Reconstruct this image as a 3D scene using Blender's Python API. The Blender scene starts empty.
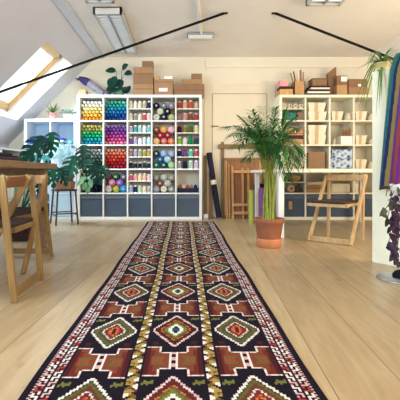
import bpy, math, random
from mathutils import Vector, Matrix
random.seed(7)
sc = bpy.context.scene
COL = sc.collection
H = 0.68          # camera height
F = 400.0         # focal length in pixels
CX, CY = 183.0, 173.0

def at(px, py, Y):
    return Vector(((px - CX) * Y / F, Y, H - (py - CY) * Y / F))

# ------------------------------------------------------------------ materials
def lin(c):
    c = c / 255.0
    return c / 12.92 if c <= 0.04045 else ((c + 0.055) / 1.055) ** 2.4
def L(rgb):
    return (lin(rgb[0]), lin(rgb[1]), lin(rgb[2]), 1.0)
MATS = {}
def mat(name, rgb, rough=0.6, var=0.12, scale=18.0, bump=0.0, metal=0.0, stretch=(1, 1, 1), spec=0.4, bscale=None):
    if name in MATS:
        return MATS[name]
    m = bpy.data.materials.new(name); m.use_nodes = True
    nt = m.node_tree; b = nt.nodes['Principled BSDF']
    b.inputs['Roughness'].default_value = rough
    b.inputs['Metallic'].default_value = metal
    b.inputs['Specular IOR Level'].default_value = spec
    tc = nt.nodes.new('ShaderNodeTexCoord'); mp = nt.nodes.new('ShaderNodeMapping')
    mp.inputs['Scale'].default_value = stretch
    nt.links.new(tc.outputs['Object'], mp.inputs['Vector'])
    n = nt.nodes.new('ShaderNodeTexNoise'); n.inputs['Scale'].default_value = scale; n.inputs['Detail'].default_value = 5
    nt.links.new(mp.outputs['Vector'], n.inputs['Vector'])
    r = nt.nodes.new('ShaderNodeValToRGB')
    c = L(rgb)
    r.color_ramp.elements[0].position = 0.3; r.color_ramp.elements[1].position = 0.7
    r.color_ramp.elements[0].color = tuple(max(0, v * (1 - var)) for v in c[:3]) + (1,)
    r.color_ramp.elements[1].color = tuple(min(1, v * (1 + var)) for v in c[:3]) + (1,)
    nt.links.new(n.outputs['Fac'], r.inputs['Fac'])
    nt.links.new(r.outputs['Color'], b.inputs['Base Color'])
    if bump:
        n2 = nt.nodes.new('ShaderNodeTexNoise'); n2.inputs['Scale'].default_value = bscale or scale * 3
        nt.links.new(mp.outputs['Vector'], n2.inputs['Vector'])
        bp = nt.nodes.new('ShaderNodeBump'); bp.inputs['Strength'].default_value = bump; bp.inputs['Distance'].default_value = 0.01
        nt.links.new(n2.outputs['Fac'], bp.inputs['Height']); nt.links.new(bp.outputs['Normal'], b.inputs['Normal'])
    MATS[name] = m
    return m
def wood(name, rgb, rough=0.5, axis=2, var=0.22):
    s = [14, 14, 14]; s[axis] = 1.2
    return mat(name, rgb, rough, var, 3.0, 0.05, stretch=tuple(s))
def yarn(rgb):
    name = 'yarn_%d_%d_%d' % rgb
    if name in MATS:
        return MATS[name]
    m = bpy.data.materials.new(name); m.use_nodes = True
    nt = m.node_tree; b = nt.nodes['Principled BSDF']; b.inputs['Roughness'].default_value = 0.9
    b.inputs['Specular IOR Level'].default_value = 0.15
    tc = nt.nodes.new('ShaderNodeTexCoord')
    w = nt.nodes.new('ShaderNodeTexWave'); w.bands_direction = 'Z'; w.inputs['Scale'].default_value = 60; w.inputs['Distortion'].default_value = 3
    nt.links.new(tc.outputs['Object'], w.inputs['Vector'])
    r = nt.nodes.new('ShaderNodeValToRGB'); c = L(rgb)
    r.color_ramp.elements[0].color = tuple(v * 0.72 for v in c[:3]) + (1,)
    r.color_ramp.elements[1].color = tuple(min(1, v * 1.15) for v in c[:3]) + (1,)
    nt.links.new(w.outputs['Fac'], r.inputs['Fac']); nt.links.new(r.outputs['Color'], b.inputs['Base Color'])
    bp = nt.nodes.new('ShaderNodeBump'); bp.inputs['Strength'].default_value = 0.4; bp.inputs['Distance'].default_value = 0.004
    nt.links.new(w.outputs['Fac'], bp.inputs['Height']); nt.links.new(bp.outputs['Normal'], b.inputs['Normal'])
    MATS[name] = m
    return m
def attr_mat(name, rough=0.95, bump=0.25):
    m = bpy.data.materials.new(name); m.use_nodes = True
    nt = m.node_tree; b = nt.nodes['Principled BSDF']; b.inputs['Roughness'].default_value = rough
    b.inputs['Specular IOR Level'].default_value = 0.1
    a = nt.nodes.new('ShaderNodeAttribute'); a.attribute_name = 'Col'
    n = nt.nodes.new('ShaderNodeTexNoise'); n.inputs['Scale'].default_value = 220
    tc = nt.nodes.new('ShaderNodeTexCoord'); nt.links.new(tc.outputs['Object'], n.inputs['Vector'])
    mx = nt.nodes.new('ShaderNodeMix'); mx.data_type = 'RGBA'; mx.blend_type = 'MULTIPLY'; mx.inputs['Factor'].default_value = 0.35
    nt.links.new(a.outputs['Color'], mx.inputs['A']); nt.links.new(n.outputs['Fac'], mx.inputs['B'])
    nt.links.new(mx.outputs['Result'], b.inputs['Base Color'])
    bp = nt.nodes.new('ShaderNodeBump'); bp.inputs['Strength'].default_value = bump; bp.inputs['Distance'].default_value = 0.003
    nt.links.new(n.outputs['Fac'], bp.inputs['Height']); nt.links.new(bp.outputs['Normal'], b.inputs['Normal'])
    return m

M_WHITE = mat('white_laminate', (230, 230, 224), 0.45, 0.02)
M_WHITEW = mat('warm_white_laminate', (238, 232, 208), 0.45, 0.02)
M_CEIL = mat('ceiling_plaster', (243, 238, 232), 0.9, 0.02, 4)
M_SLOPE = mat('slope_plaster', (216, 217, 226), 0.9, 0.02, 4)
M_WALL = mat('wall_paint', (230, 220, 198), 0.85, 0.02, 4)
M_DOOR = mat('door_paint', (228, 216, 190), 0.6, 0.02, 4)
M_TRIMD = mat('dark_groove', (120, 105, 80), 0.8, 0.05)
M_BLACK = mat('black_steel', (14, 13, 15), 0.7, 0.1, spec=.15)
M_ALU = mat('grey_aluminium', (150, 155, 160), 0.4, 0.05, metal=0.4)
M_LOUV = mat('louvre_white', (232, 236, 238), 0.35, 0.03)
M_CHAIR = wood('beech_wood', (192, 160, 114), 0.45)
M_CHAIRD = wood('honey_wood', (142, 112, 66), 0.45)
M_CHAIRX = wood('red_brown_wood', (136, 88, 58), 0.5, axis=0)
M_TABLE = wood('oak_table_wood', (142, 114, 84), 0.5, axis=1)
M_FRAME = wood('loom_wood', (192, 142, 86), 0.55)
M_FRAMED = wood('dark_loom_wood', (148, 100, 64), 0.6)
M_OLIVE = wood('olive_brown_wood', (134, 106, 62), 0.6)
M_PINE = wood('pine_window_frame', (204, 166, 116), 0.45, axis=1, var=0.12)
M_SLATE = mat('slate_box_fabric', (74, 84, 98), 0.8, 0.1, 60, 0.1)
M_SLATE2 = mat('slate_box_fabric_blue', (66, 80, 96), 0.8, 0.1, 60, 0.1)
M_SLATER = mat('slate_box_lid', (92, 102, 116), 0.8, 0.1, 60, 0.1)
M_KRAFT = mat('kraft_card', (164, 126, 90), 0.85, 0.08, 10)
M_KRAFT2 = mat('kraft_card_dark', (142, 108, 78), 0.85, 0.08, 10)
M_KRAFT3 = mat('kraft_card_light', (190, 148, 100), 0.85, 0.08, 10)
M_TAPE = mat('card_seam', (104, 72, 44), 0.7, 0.05)
M_CREAM = mat('cream_card', (238, 226, 200), 0.8, 0.04)
M_PAPER = mat('white_paper', (244, 240, 232), 0.8, 0.02)
M_TERRA = mat('terracotta', (144, 88, 62), 0.8, 0.15, 12, 0.05)
M_TERRAL = mat('terracotta_light', (192, 122, 82), 0.8, 0.12, 12, 0.05)
M_SOIL = mat('potting_soil', (44, 32, 24), 0.95, 0.4, 60, 0.5)
M_PALM = mat('palm_green', (66, 138, 62), 0.5, 0.35, 6)
M_PALMD = mat('palm_dark_green', (34, 100, 56), 0.5, 0.35, 6)
M_CANE = mat('palm_cane', (132, 142, 52), 0.5, 0.3, 20)
M_MON = mat('monstera_green', (18, 74, 52), 0.5, 0.3, 8, spec=.15)
M_MOND = mat('monstera_dark_green', (10, 48, 36), 0.5, 0.3, 8, spec=.15)
M_RUBBER = mat('rubber_leaf_green', (24, 58, 50), 0.4, 0.3, 8, spec=.15)
M_PALE = mat('pale_green_leaf', (112, 160, 110), 0.5, 0.3, 14)
M_SPIDER = mat('spider_leaf_green', (110, 138, 62), 0.5, 0.3, 10)
M_SPIDERD = mat('spider_leaf_dark', (70, 112, 52), 0.5, 0.3, 10)
M_PURP = mat('purple_leaf', (50, 28, 52), 0.5, 0.4, 20)
M_PURPG = mat('green_purple_leaf', (76, 82, 60), 0.5, 0.4, 20)
M_STOOL = mat('dark_brown_metal', (72, 40, 36), 0.5, 0.1)
M_BAG = mat('maroon_bag_cloth', (58, 34, 42), 0.8, 0.2, 40, 0.1)
M_NAVY = mat('navy_cloth', (24, 26, 52), 0.8, 0.2, 40, 0.1)
M_BLKC = mat('black_cloth', (22, 22, 28), 0.85, 0.2, 40, 0.1)
M_CUSH = mat('dark_seat_cushion', (54, 38, 38), 0.8, 0.2, 40, 0.1)
M_STEEL = mat('grey_steel_plate', (176, 178, 180), 0.3, 0.05, metal=0.7)
M_TEAL = mat('teal_plastic', (70, 150, 150), 0.5, 0.1)

def floor_mat():
    m = bpy.data.materials.new('oak_plank_floor'); m.use_nodes = True
    nt = m.node_tree; N = nt.nodes; K = nt.links; b = N['Principled BSDF']
    tc = N.new('ShaderNodeTexCoord'); mp = N.new('ShaderNodeMapping'); mp.inputs['Rotation'].default_value = (0, 0, math.radians(90 + 3.5))
    K.new(tc.outputs['Object'], mp.inputs['Vector'])
    br = N.new('ShaderNodeTexBrick'); br.offset = 0.37; br.offset_frequency = 1
    br.inputs['Scale'].default_value = 1.0; br.inputs['Brick Width'].default_value = 2.6; br.inputs['Row Height'].default_value = 0.235
    br.inputs['Mortar Size'].default_value = 0.0022; br.inputs['Mortar Smooth'].default_value = 0.3; br.inputs['Bias'].default_value = 0
    br.inputs['Color1'].default_value = (0, 0, 0, 1); br.inputs['Color2'].default_value = (1, 1, 1, 1); br.inputs['Mortar'].default_value = (0.5, 0.5, 0.5, 1)
    K.new(mp.outputs['Vector'], br.inputs['Vector'])
    ramp = N.new('ShaderNodeValToRGB'); ramp.color_ramp.elements[0].color = L((180, 156, 118)); ramp.color_ramp.elements[1].color = L((198, 175, 136))
    K.new(br.outputs['Color'], ramp.inputs['Fac'])
    mp2 = N.new('ShaderNodeMapping'); mp2.inputs['Scale'].default_value = (1.0, 9.0, 1.0); K.new(mp.outputs['Vector'], mp2.inputs['Vector'])
    n = N.new('ShaderNodeTexNoise'); n.inputs['Scale'].default_value = 2.6; n.inputs['Detail'].default_value = 8; n.inputs['Roughness'].default_value = 0.62; n.inputs['Distortion'].default_value = 0.6
    K.new(mp2.outputs['Vector'], n.inputs['Vector'])
    r2 = N.new('ShaderNodeValToRGB'); r2.color_ramp.elements[0].position = 0.3; r2.color_ramp.elements[1].position = 0.72
    r2.color_ramp.elements[0].color = (0.60, 0.54, 0.46, 1); r2.color_ramp.elements[1].color = (1, 1, 1, 1)
    K.new(n.outputs['Fac'], r2.inputs['Fac'])
    mx = N.new('ShaderNodeMix'); mx.data_type = 'RGBA'; mx.blend_type = 'MULTIPLY'; mx.inputs['Factor'].default_value = 0.75
    K.new(ramp.outputs['Color'], mx.inputs['A']); K.new(r2.outputs['Color'], mx.inputs['B'])
    # knots
    mp3 = N.new('ShaderNodeMapping'); mp3.inputs['Scale'].default_value = (1.1, 2.6, 1.0); K.new(mp.outputs['Vector'], mp3.inputs['Vector'])
    v = N.new('ShaderNodeTexVoronoi'); v.inputs['Scale'].default_value = 2.1; K.new(mp3.outputs['Vector'], v.inputs['Vector'])
    r3 = N.new('ShaderNodeValToRGB'); r3.color_ramp.elements[0].position = 0.02; r3.color_ramp.elements[1].position = 0.11
    r3.color_ramp.elements[0].color = (0.42, 0.32, 0.22, 1); r3.color_ramp.elements[1].color = (1, 1, 1, 1)
    K.new(v.outputs['Distance'], r3.inputs['Fac'])
    mx2 = N.new('ShaderNodeMix'); mx2.data_type = 'RGBA'; mx2.blend_type = 'MULTIPLY'; mx2.inputs['Factor'].default_value = 0.7
    K.new(mx.outputs['Result'], mx2.inputs['A']); K.new(r3.outputs['Color'], mx2.inputs['B'])
    mx3 = N.new('ShaderNodeMix'); mx3.data_type = 'RGBA'; mx3.blend_type = 'MIX'
    K.new(br.outputs['Fac'], mx3.inputs['Factor']); K.new(mx2.outputs['Result'], mx3.inputs['A']); mx3.inputs['B'].default_value = L((112, 80, 46))
    K.new(mx3.outputs['Result'], b.inputs['Base Color'])
    b.inputs['Roughness'].default_value = 0.3; b.inputs['Specular IOR Level'].default_value = 0.5
    bp = N.new('ShaderNodeBump'); bp.inputs['Strength'].default_value = 0.15; bp.inputs['Distance'].default_value = 0.002; bp.invert = True
    K.new(br.outputs['Fac'], bp.inputs['Height']); K.new(bp.outputs['Normal'], b.inputs['Normal'])
    return m
def glass_mat():
    m = bpy.data.materials.new('window_glass'); m.use_nodes = True
    nt = m.node_tree; nt.nodes.clear()
    o = nt.nodes.new('ShaderNodeOutputMaterial'); t = nt.nodes.new('ShaderNodeBsdfTransparent'); g = nt.nodes.new('ShaderNodeBsdfGlossy')
    g.inputs['Roughness'].default_value = 0.02; x = nt.nodes.new('ShaderNodeMixShader'); x.inputs[0].default_value = 0.06
    nt.links.new(t.outputs[0], x.inputs[1]); nt.links.new(g.outputs[0], x.inputs[2]); nt.links.new(x.outputs[0], o.inputs[0])
    return m

# ------------------------------------------------------------------ mesh builder
class MB:
    def __init__(s):
        s.v = []; s.f = []; s.sm = []; s.mi = []; s.m = 0
    def add(s, vs, fs, smooth=False, M=None):
        o = len(s.v)
        for p in vs:
            p = Vector(p)
            s.v.append(M @ p if M is not None else p)
        for f in fs:
            s.f.append([i + o for i in f]); s.sm.append(smooth); s.mi.append(s.m)
        return s
    def box(s, x0, x1, y0, y1, z0, z1, M=None):
        vs = [(x, y, z) for z in (z0, z1) for y in (y0, y1) for x in (x0, x1)]
        return s.add(vs, [(0, 2, 3, 1), (4, 5, 7, 6), (0, 1, 5, 4), (1, 3, 7, 5), (3, 2, 6, 7), (2, 0, 4, 6)], False, M)
    def frustum(s, cx, cy, z0, z1, a0, b0, a1, b1, M=None):   # box with different bottom (a0,b0) and top (a1,b1) half sizes
        vs = [(cx + sx * a, cy + sy * b, z) for z, a, b in ((z0, a0, b0), (z1, a1, b1)) for sy in (-1, 1) for sx in (-1, 1)]
        return s.add(vs, [(0, 2, 3, 1), (4, 5, 7, 6), (0, 1, 5, 4), (1, 3, 7, 5), (3, 2, 6, 7), (2, 0, 4, 6)], False, M)
    def bar(s, p, q, w, d, side=(1, 0, 0)):                      # rectangular bar from p to q; w along side, d across
        p, q = Vector(p), Vector(q); t = (q - p).normalized()
        sd = Vector(side); sd = (sd - t * sd.dot(t)).normalized(); n = t.cross(sd)
        vs = [c + sd * (a * w / 2) + n * (b * d / 2) for c in (p, q) for b in (-1, 1) for a in (-1, 1)]
        return s.add(vs, [(0, 2, 3, 1), (4, 5, 7, 6), (0, 1, 5, 4), (1, 3, 7, 5), (3, 2, 6, 7), (2, 0, 4, 6)])
    def tube(s, pts, r, n=8, cap=True):
        pts = [Vector(p) for p in pts]; rs = r if isinstance(r, (list, tuple)) else [r] * len(pts)
        vs = []; fs = []; up = Vector((0.31, 0.17, 0.93))
        for i, p in enumerate(pts):
            t = (pts[min(i + 1, len(pts) - 1)] - pts[max(i - 1, 0)]).normalized()
            a = t.cross(up)
            if a.length < 1e-3: a = t.cross(Vector((1, 0, 0)))
            a.normalize(); b = t.cross(a)
            for k in range(n):
                th = 2 * math.pi * k / n
                vs.append(p + (a * math.cos(th) + b * math.sin(th)) * rs[i])
        for i in range(len(pts) - 1):
            for k in range(n):
                fs.append((i * n + k, i * n + (k + 1) % n, (i + 1) * n + (k + 1) % n, (i + 1) * n + k))
        s.add(vs, fs, True)
        if cap:
            s.add(vs[:n], [tuple(range(n))[::-1]]); s.add(vs[-n:], [tuple(range(n))])
        return s
    def lathe(s, prof, c=(0, 0, 0), n=20, M=None, smooth=True):
        vs = []; fs = []
        for r, z in prof:
            for k in range(n):
                th = 2 * math.pi * k / n
                vs.append((c[0] + r * math.cos(th), c[1] + r * math.sin(th), c[2] + z))
        for i in range(len(prof) - 1):
            for k in range(n):
                fs.append((i * n + k, i * n + (k + 1) % n, (i + 1) * n + (k + 1) % n, (i + 1) * n + k))
        s.add(vs, fs, smooth, M)
        if prof[0][0] > 1e-4: s.add(vs[:n], [tuple(range(n))[::-1]], False, M)
        if prof[-1][0] > 1e-4: s.add(vs[-n:], [tuple(range(n))], False, M)
        return s
    def prism(s, poly, y0, y1):                                   # polygon in XZ extruded along Y
        n = len(poly); vs = [(x, y0, z) for x, z in poly] + [(x, y1, z) for x, z in poly]
        fs = [tuple(range(n)), tuple(range(2 * n - 1, n - 1, -1))] + [(i, n + i, n + (i + 1) % n, (i + 1) % n) for i in range(n)]
        return s.add(vs, fs)
    def leaf(s, base, d, up, ln, w, droop=0.2, n=6, shape='oval', fold=0.12):
        base = Vector(base); d = Vector(d).normalized(); up = Vector(up)
        side = d.cross(up)
        if side.length < 1e-3: side = d.cross(Vector((1, 0, 0)))
        side.normalize(); nn = side.cross(d).normalized()
        mid = []
        for i in range(n + 1):
            t = i / n
            mid.append(base + d * (ln * t) + Vector((0, 0, -droop * ln * t * t)))
        def wd(t):
            if shape == 'oval': return math.sin(math.pi * min(max(t, 0.0), 1.0) ** 0.8) ** 0.7
            if shape == 'blade': return (min(1, t * 6) * (1 - t) ** 0.6)
            if shape == 'heart': return (max(0, 1 - t) ** 0.55) * (0.72 + 0.5 * min(1, t * 3)) if t > 0 else 0.72
            return 1
        for sd in (-1, 1):
            vs = []; fs = []
            for i in range(n + 1):
                t = i / n; ww = wd(t) * w * 0.5
                vs += [mid[i], mid[i] + side * (sd * ww) + nn * (fold * ww)]
            for i in range(n):
                q = (2 * i, 2 * i + 1, 2 * i + 3, 2 * i + 2)
                fs.append(q if sd > 0 else q[::-1])
            s.add(vs, fs, True)
        return s
    def monstera(s, base, d, up, ln, w, droop=0.25):
        base = Vector(base); d = Vector(d).normalized(); up = Vector(up); side = d.cross(up).normalized(); nn = side.cross(d).normalized()
        n = 15
        prof = [0.55, 0.78, 0.93, 1.0, 1.0, 0.98, 0.95, 0.9, 0.84, 0.78, 0.7, 0.6, 0.48, 0.34, 0.18, 0.0]
        def mid(t): return base + d * (ln * t) + Vector((0, 0, -droop * ln * t * t))
        for sd in (-1, 1):
            for i in range(n):
                gap = i in (3, 6, 9, 12)
                t0, t1 = i / n, (i + 1) / n
                for j in range(3):
                    a0, a1 = j / 3, (j + 1) / 3
                    if gap and j >= 1: continue
                    back = 0.06 + 0.1 * (1 - t0)
                    def pt(t, a, pi):
                        ww = prof[pi] * w * 0.5 * a
                        return mid(t) + side * (sd * ww) + d * (-(0.5 - t) * 0.5 * ln * a * 0.35 + 0.16 * ln * a * a) + nn * (0.1 * ww) + Vector((0, 0, -0.18 * ww * a))
                    q = [pt(t0, a0, i), pt(t0, a1, i), pt(t1, a1, i + 1), pt(t1, a0, i + 1)]
                    s.add(q, [(0, 1, 2, 3) if sd > 0 else (3, 2, 1, 0)], True)
        return s
    def build(s, name, mats, parent=None, world=False, bevel=0.0, label=None, cat=None, group=None, kind=None, sub=0):
        mats = mats if isinstance(mats, (list, tuple)) else [mats]
        vs = s.v; loc = Vector((0, 0, 0))
        if parent is None:
            lo = [min(p[i] for p in vs) for i in range(3)]; hi = [max(p[i] for p in vs) for i in range(3)]
            loc = Vector(((lo[0] + hi[0]) / 2, (lo[1] + hi[1]) / 2, lo[2]))
        elif world:
            loc = wloc(parent)
        me = bpy.data.meshes.new(name)
        me.from_pydata([tuple(p - loc) for p in vs], [], s.f)
        for m in mats: me.materials.append(m)
        me.polygons.foreach_set('use_smooth', s.sm); me.polygons.foreach_set('material_index', s.mi)
        me.update()
        o = bpy.data.objects.new(name, me); COL.objects.link(o)
        if parent is not None: o.parent = parent
        else: o.location = loc
        if bevel:
            b = o.modifiers.new('Bevel', 'BEVEL'); b.width = bevel; b.segments = 2; b.limit_method = 'ANGLE'
        tag(o, label, cat, group, kind)
        return o
def wloc(o):
    v = Vector(o.location)
    while o.parent is not None:
        o = o.parent; v = v + Vector(o.location)
    return v
def tag(o, label=None, cat=None, group=None, kind=None):
    if label: o['label'] = label
    if cat: o['category'] = cat
    if group: o['group'] = group
    if kind: o['kind'] = kind
    return o
def E(name, loc, label=None, cat=None, group=None, kind=None, rotz=0.0):
    o = bpy.data.objects.new(name, None); COL.objects.link(o); o.empty_display_size = 0.1
    o.location = loc; o.rotation_euler = (0, 0, rotz)
    return tag(o, label, cat, group, kind)
def struct(mb, name, m, **k): return mb.build(name, m, kind='structure', **k)
def copy_thing(o, loc, rotz, label):
    r = o.copy(); COL.objects.link(r); r.location = loc; r.rotation_euler = (0, 0, rotz); r['label'] = label
    for c in list(o.children):
        d = c.copy(); COL.objects.link(d); d.parent = r
        for g in list(c.children):
            e = g.copy(); COL.objects.link(e); e.parent = d
    return r
ORD = ['first', 'second', 'third', 'fourth', 'fifth', 'sixth', 'seventh', 'eighth']

# ------------------------------------------------------------------ the setting
YB = 6.21; YN = -2.4; XL, XR = -2.7, 4.2; ZC = 2.48; KL, KR = -1.34, 2.84
ZK = H + 3.14 + XL
struct(MB().box(XL - .1, XR + .1, YN, YB + .1, -0.05, 0), 'floor', floor_mat())
gable = [(XL, 0), (XR, 0), (XR, ZK), (KR, ZC), (KL, ZC), (XL, ZK)]
struct(MB().prism(gable, YB, YB + 0.1), 'wall_back', M_WALL)
struct(MB().box(XL - .1, XL, YN, YB, 0, ZK), 'wall_left', M_SLOPE)
struct(MB().box(XR, XR + .1, YN, YB, 0, ZK), 'wall_right', M_WALL)
struct(MB().box(KL, KR, YN, YB, ZC, ZC + .1), 'ceiling', M_CEIL)
# left slope with the skylight opening; (u = Y, v = distance down the slope)
r2 = math.sqrt(0.5)
def SL(y, v, d=0.0): return Vector((KL - v * r2 - d * r2, y, ZC - v * r2 + d * r2))
VS = (KL - XL) / r2
wy0, wy1, wv0, wv1 = 4.69, 5.735, 0.36, 1.475
mb = MB()
ys, vs_ = [YN, wy0, wy1, YB], [0, wv0, wv1, VS]
for i in range(3):
    for j in range(3):
        if i == 1 and j == 1: continue
        mb.add([SL(ys[i], vs_[j]), SL(ys[i + 1], vs_[j]), SL(ys[i + 1], vs_[j + 1]), SL(ys[i], vs_[j + 1])], [(0, 1, 2, 3)])
struct(mb, 'ceiling_slope_left', M_SLOPE)
mb = MB()
mb.add([(KR, YN, ZC), (KR, YB, ZC), (XR, YB, ZK), (XR, YN, ZK)], [(3, 2, 1, 0)])
struct(mb, 'ceiling_slope_right', M_CEIL)
w = E('window_1', SL((wy0 + wy1) / 2, (wv0 + wv1) / 2), kind='structure')
D = 0.24
mb = MB()
cs = [(wy0, wv0), (wy1, wv0), (wy1, wv1), (wy0, wv1)]
for i in range(4):
    a, b = cs[i], cs[(i + 1) % 4]
    mb.add([SL(*a), SL(*b), SL(*b, D), SL(*a, D)], [(0, 1, 2, 3)])
mb.build('window_reveal', M_WHITE, w, True)
mb = MB()
def slbox(y0, y1, v0, v1, d0, d1):
    p = [SL(y, v, d) for d in (d0, d1) for v in (v0, v1) for y in (y0, y1)]
    mb.add(p, [(0, 2, 3, 1), (4, 5, 7, 6), (0, 1, 5, 4), (1, 3, 7, 5), (3, 2, 6, 7), (2, 0, 4, 6)])
e = 0.075
slbox(wy0, wy1, wv0 - .02, wv0 + e, .19, .27); slbox(wy0, wy1, wv1 - e, wv1, .19, .27)
slbox(wy0, wy0 + e, wv0, wv1, .19, .27); slbox(wy1 - e, wy1, wv0, wv1, .19, .27)
mb.build('window_frame', M_PINE, w, True, bevel=0.004)
mb = MB()
e2 = 0.12
slbox(wy0 + e, wy1 - e, wv0 + e, wv0 + e2, .21, .26); slbox(wy0 + e, wy1 - e, wv1 - e2, wv1 - e, .21, .26)
slbox(wy0 + e, wy0 + e2, wv0 + e, wv1 - e, .21, .26); slbox(wy1 - e2, wy1 - e, wv0 + e, wv1 - e, .21, .26)
mb.build('window_sash', mat('pale_window_sash', (216, 190, 150), .5, .08), w, True)
mb = MB(); slbox(wy0 + e2, wy1 - e2, wv0 + e2, wv1 - e2, .235, .24)
mb.build('window_pane', glass_mat(), w, True)
# trims
struct(MB().box(KL + 0.0, KL + 0.12, YN, YB, ZC - .025, ZC), 'trim_1', M_SLOPE)
struct(MB().box(.35, KR - .1, YB - .02, YB, ZC - .17, ZC - .05), 'trim_2', M_WALL, bevel=.004)
struct(MB().box(.31, KR + .9, YB - .015, YB, 0, .075), 'baseboard_back', M_WHITEW)
# door
d = E('door_1', (.89, YB, 0), kind='structure')
def dx(px): return (px - CX) * YB / F
dl, dr, dt = dx(212), dx(266.6), H + 79 / F * YB
MB().box(dl + .006, dr - .006, YB - .03, YB, .004, dt - .006).build('door_panel', M_DOOR, d, True, bevel=.003)
mb = MB()
ol, orr, ot = dx(204.3), dx(275), H + 88 / F * YB
mb.box(ol, dl, YB - .022, YB, 0, ot); mb.box(dr, orr, YB - .022, YB, 0, ot); mb.box(dl, dr, YB - .022, YB, dt, ot)
mb.build('door_frame', M_DOOR, d, True, bevel=.004)
mb = MB(); mb.box(dl - .002, dl + .006, YB - .024, YB - .002, 0, dt); mb.box(dr - .006, dr + .002, YB - .024, YB - .002, 0, dt); mb.box(dl, dr, YB - .024, YB - .002, dt - .006, dt + .002)
mb.build('door_groove', M_TRIMD, d, True)
mb = MB(); mb.box(dl - .01, dl + .02, YB - .045, YB - .02, 1.385, 1.415); mb.tube([(dl + .01, YB - .055, 1.40), (dl + .10, YB - .055, 1.40)], .008)
mb.build('door_latch', mat('brass_latch', (130, 108, 70), .4, .1, metal=.6), d, True)

# ------------------------------------------------------------------ ceiling fittings
def ceiling_light(x0, x1, y0, y1, label):
    t = E('ceiling_light', ((x0 + x1) / 2, (y0 + y1) / 2, ZC - .075), label, 'ceiling light', 'louvred ceiling lights')
    zt, zb = ZC, ZC - .075
    mb = MB()
    mb.box(x0, x1, y0, y1, zt - .012, zt); mb.box(x0, x0 + .022, y0, y1, zb, zt); mb.box(x1 - .022, x1, y0, y1, zb, zt)
    mb.box(x0, x1, y0, y0 + .035, zb, zt); mb.box(x0, x1, y1 - .035, y1, zb, zt)
    mb.build('housing', mat('light_housing', (196, 196, 192), .5, .03), t, True)
    MB().box((x0 + x1) / 2 - .012, (x0 + x1) / 2 + .012, y0 + .03, y1 - .03, zb + .002, zb + .05).build('spine', M_ALU, t, True)
    mb = MB(); n = int((y1 - y0) / .085)
    for i in range(1, n):
        y = y0 + .03 + (y1 - y0 - .06) * i / n
        for a, b in ((x0 + .022, (x0 + x1) / 2 - .012), ((x0 + x1) / 2 + .012, x1 - .022)):
            mb.box(a, b, y - .004, y + .004, zb + .003, zb + .045)
    mb.build('louvre', M_LOUV, t, True)
    for cx in ((3 * x0 + x1) / 4, (x0 + 3 * x1) / 4):
        MB().tube([(cx, y0 + .05, zt - .03), (cx, y1 - .05, zt - .03)], .013).build('fluorescent_tube', M_LOUV, t, True)
    MB().box(x0 + .022, x1 - .022, y0 + .035, y1 - .035, zt - .016, zt - .0125).build('reflector', M_LOUV, t, True)
ceiling_light(-.975, -.665, 4.33, 5.80, 'long louvred strip light on the ceiling beside the skylight slope')
ceiling_light(-.985, -.70, 2.62, 4.07, 'louvred ceiling light nearer the camera, only its far end in view')
ceiling_light(1.27, 1.62, 2.65, 4.14, 'louvred ceiling light cut off at the top edge, above the right-hand shelf')
t = E('emergency_light', (.25, 5.2, ZC - .06), 'small grey bulkhead light in the middle of the ceiling with conduit', 'ceiling light')
MB().box(.05, .40, 5.10, 5.27, ZC - .03, ZC).build('housing', M_ALU, t, True, bevel=.008)
MB().frustum(.225, 5.185, ZC - .075, ZC - .03, .14, .05, .165, .075).build('diffuser', mat('frosted_diffuser', (214, 214, 206), .3, .03), t, True, bevel=.01)
MB().tube([(.235, 5.12, ZC - .018), (.15, 4.1, ZC - .018), (.12, 3.0, ZC - .018)], .017).build('conduit', M_CEIL, t, True)

def rod(p, q, label):
    t = E('tie_rod', ((Vector(p) + Vector(q)) / 2), label, 'tie rod', 'black roof tie rods')
    MB().bar(p, q, .022, .022, (0, 1, 0)).build('bar', M_BLACK, t, True)
    MB().box(p[0] - .03, p[0] + .03, p[1] - .02, p[1] + .02, p[2] - .008, p[2]).build('ceiling_plate', M_BLACK, t, True)
rod((.4725, 4.5, ZC), (-2.315, 4.5, H + .822), 'black tie rod running from the ceiling across the skylight')
rod((1.03, 4.5, ZC), (3.98, 4.5, H + .655), 'black tie rod running from the ceiling towards the plant on the partition')

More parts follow.
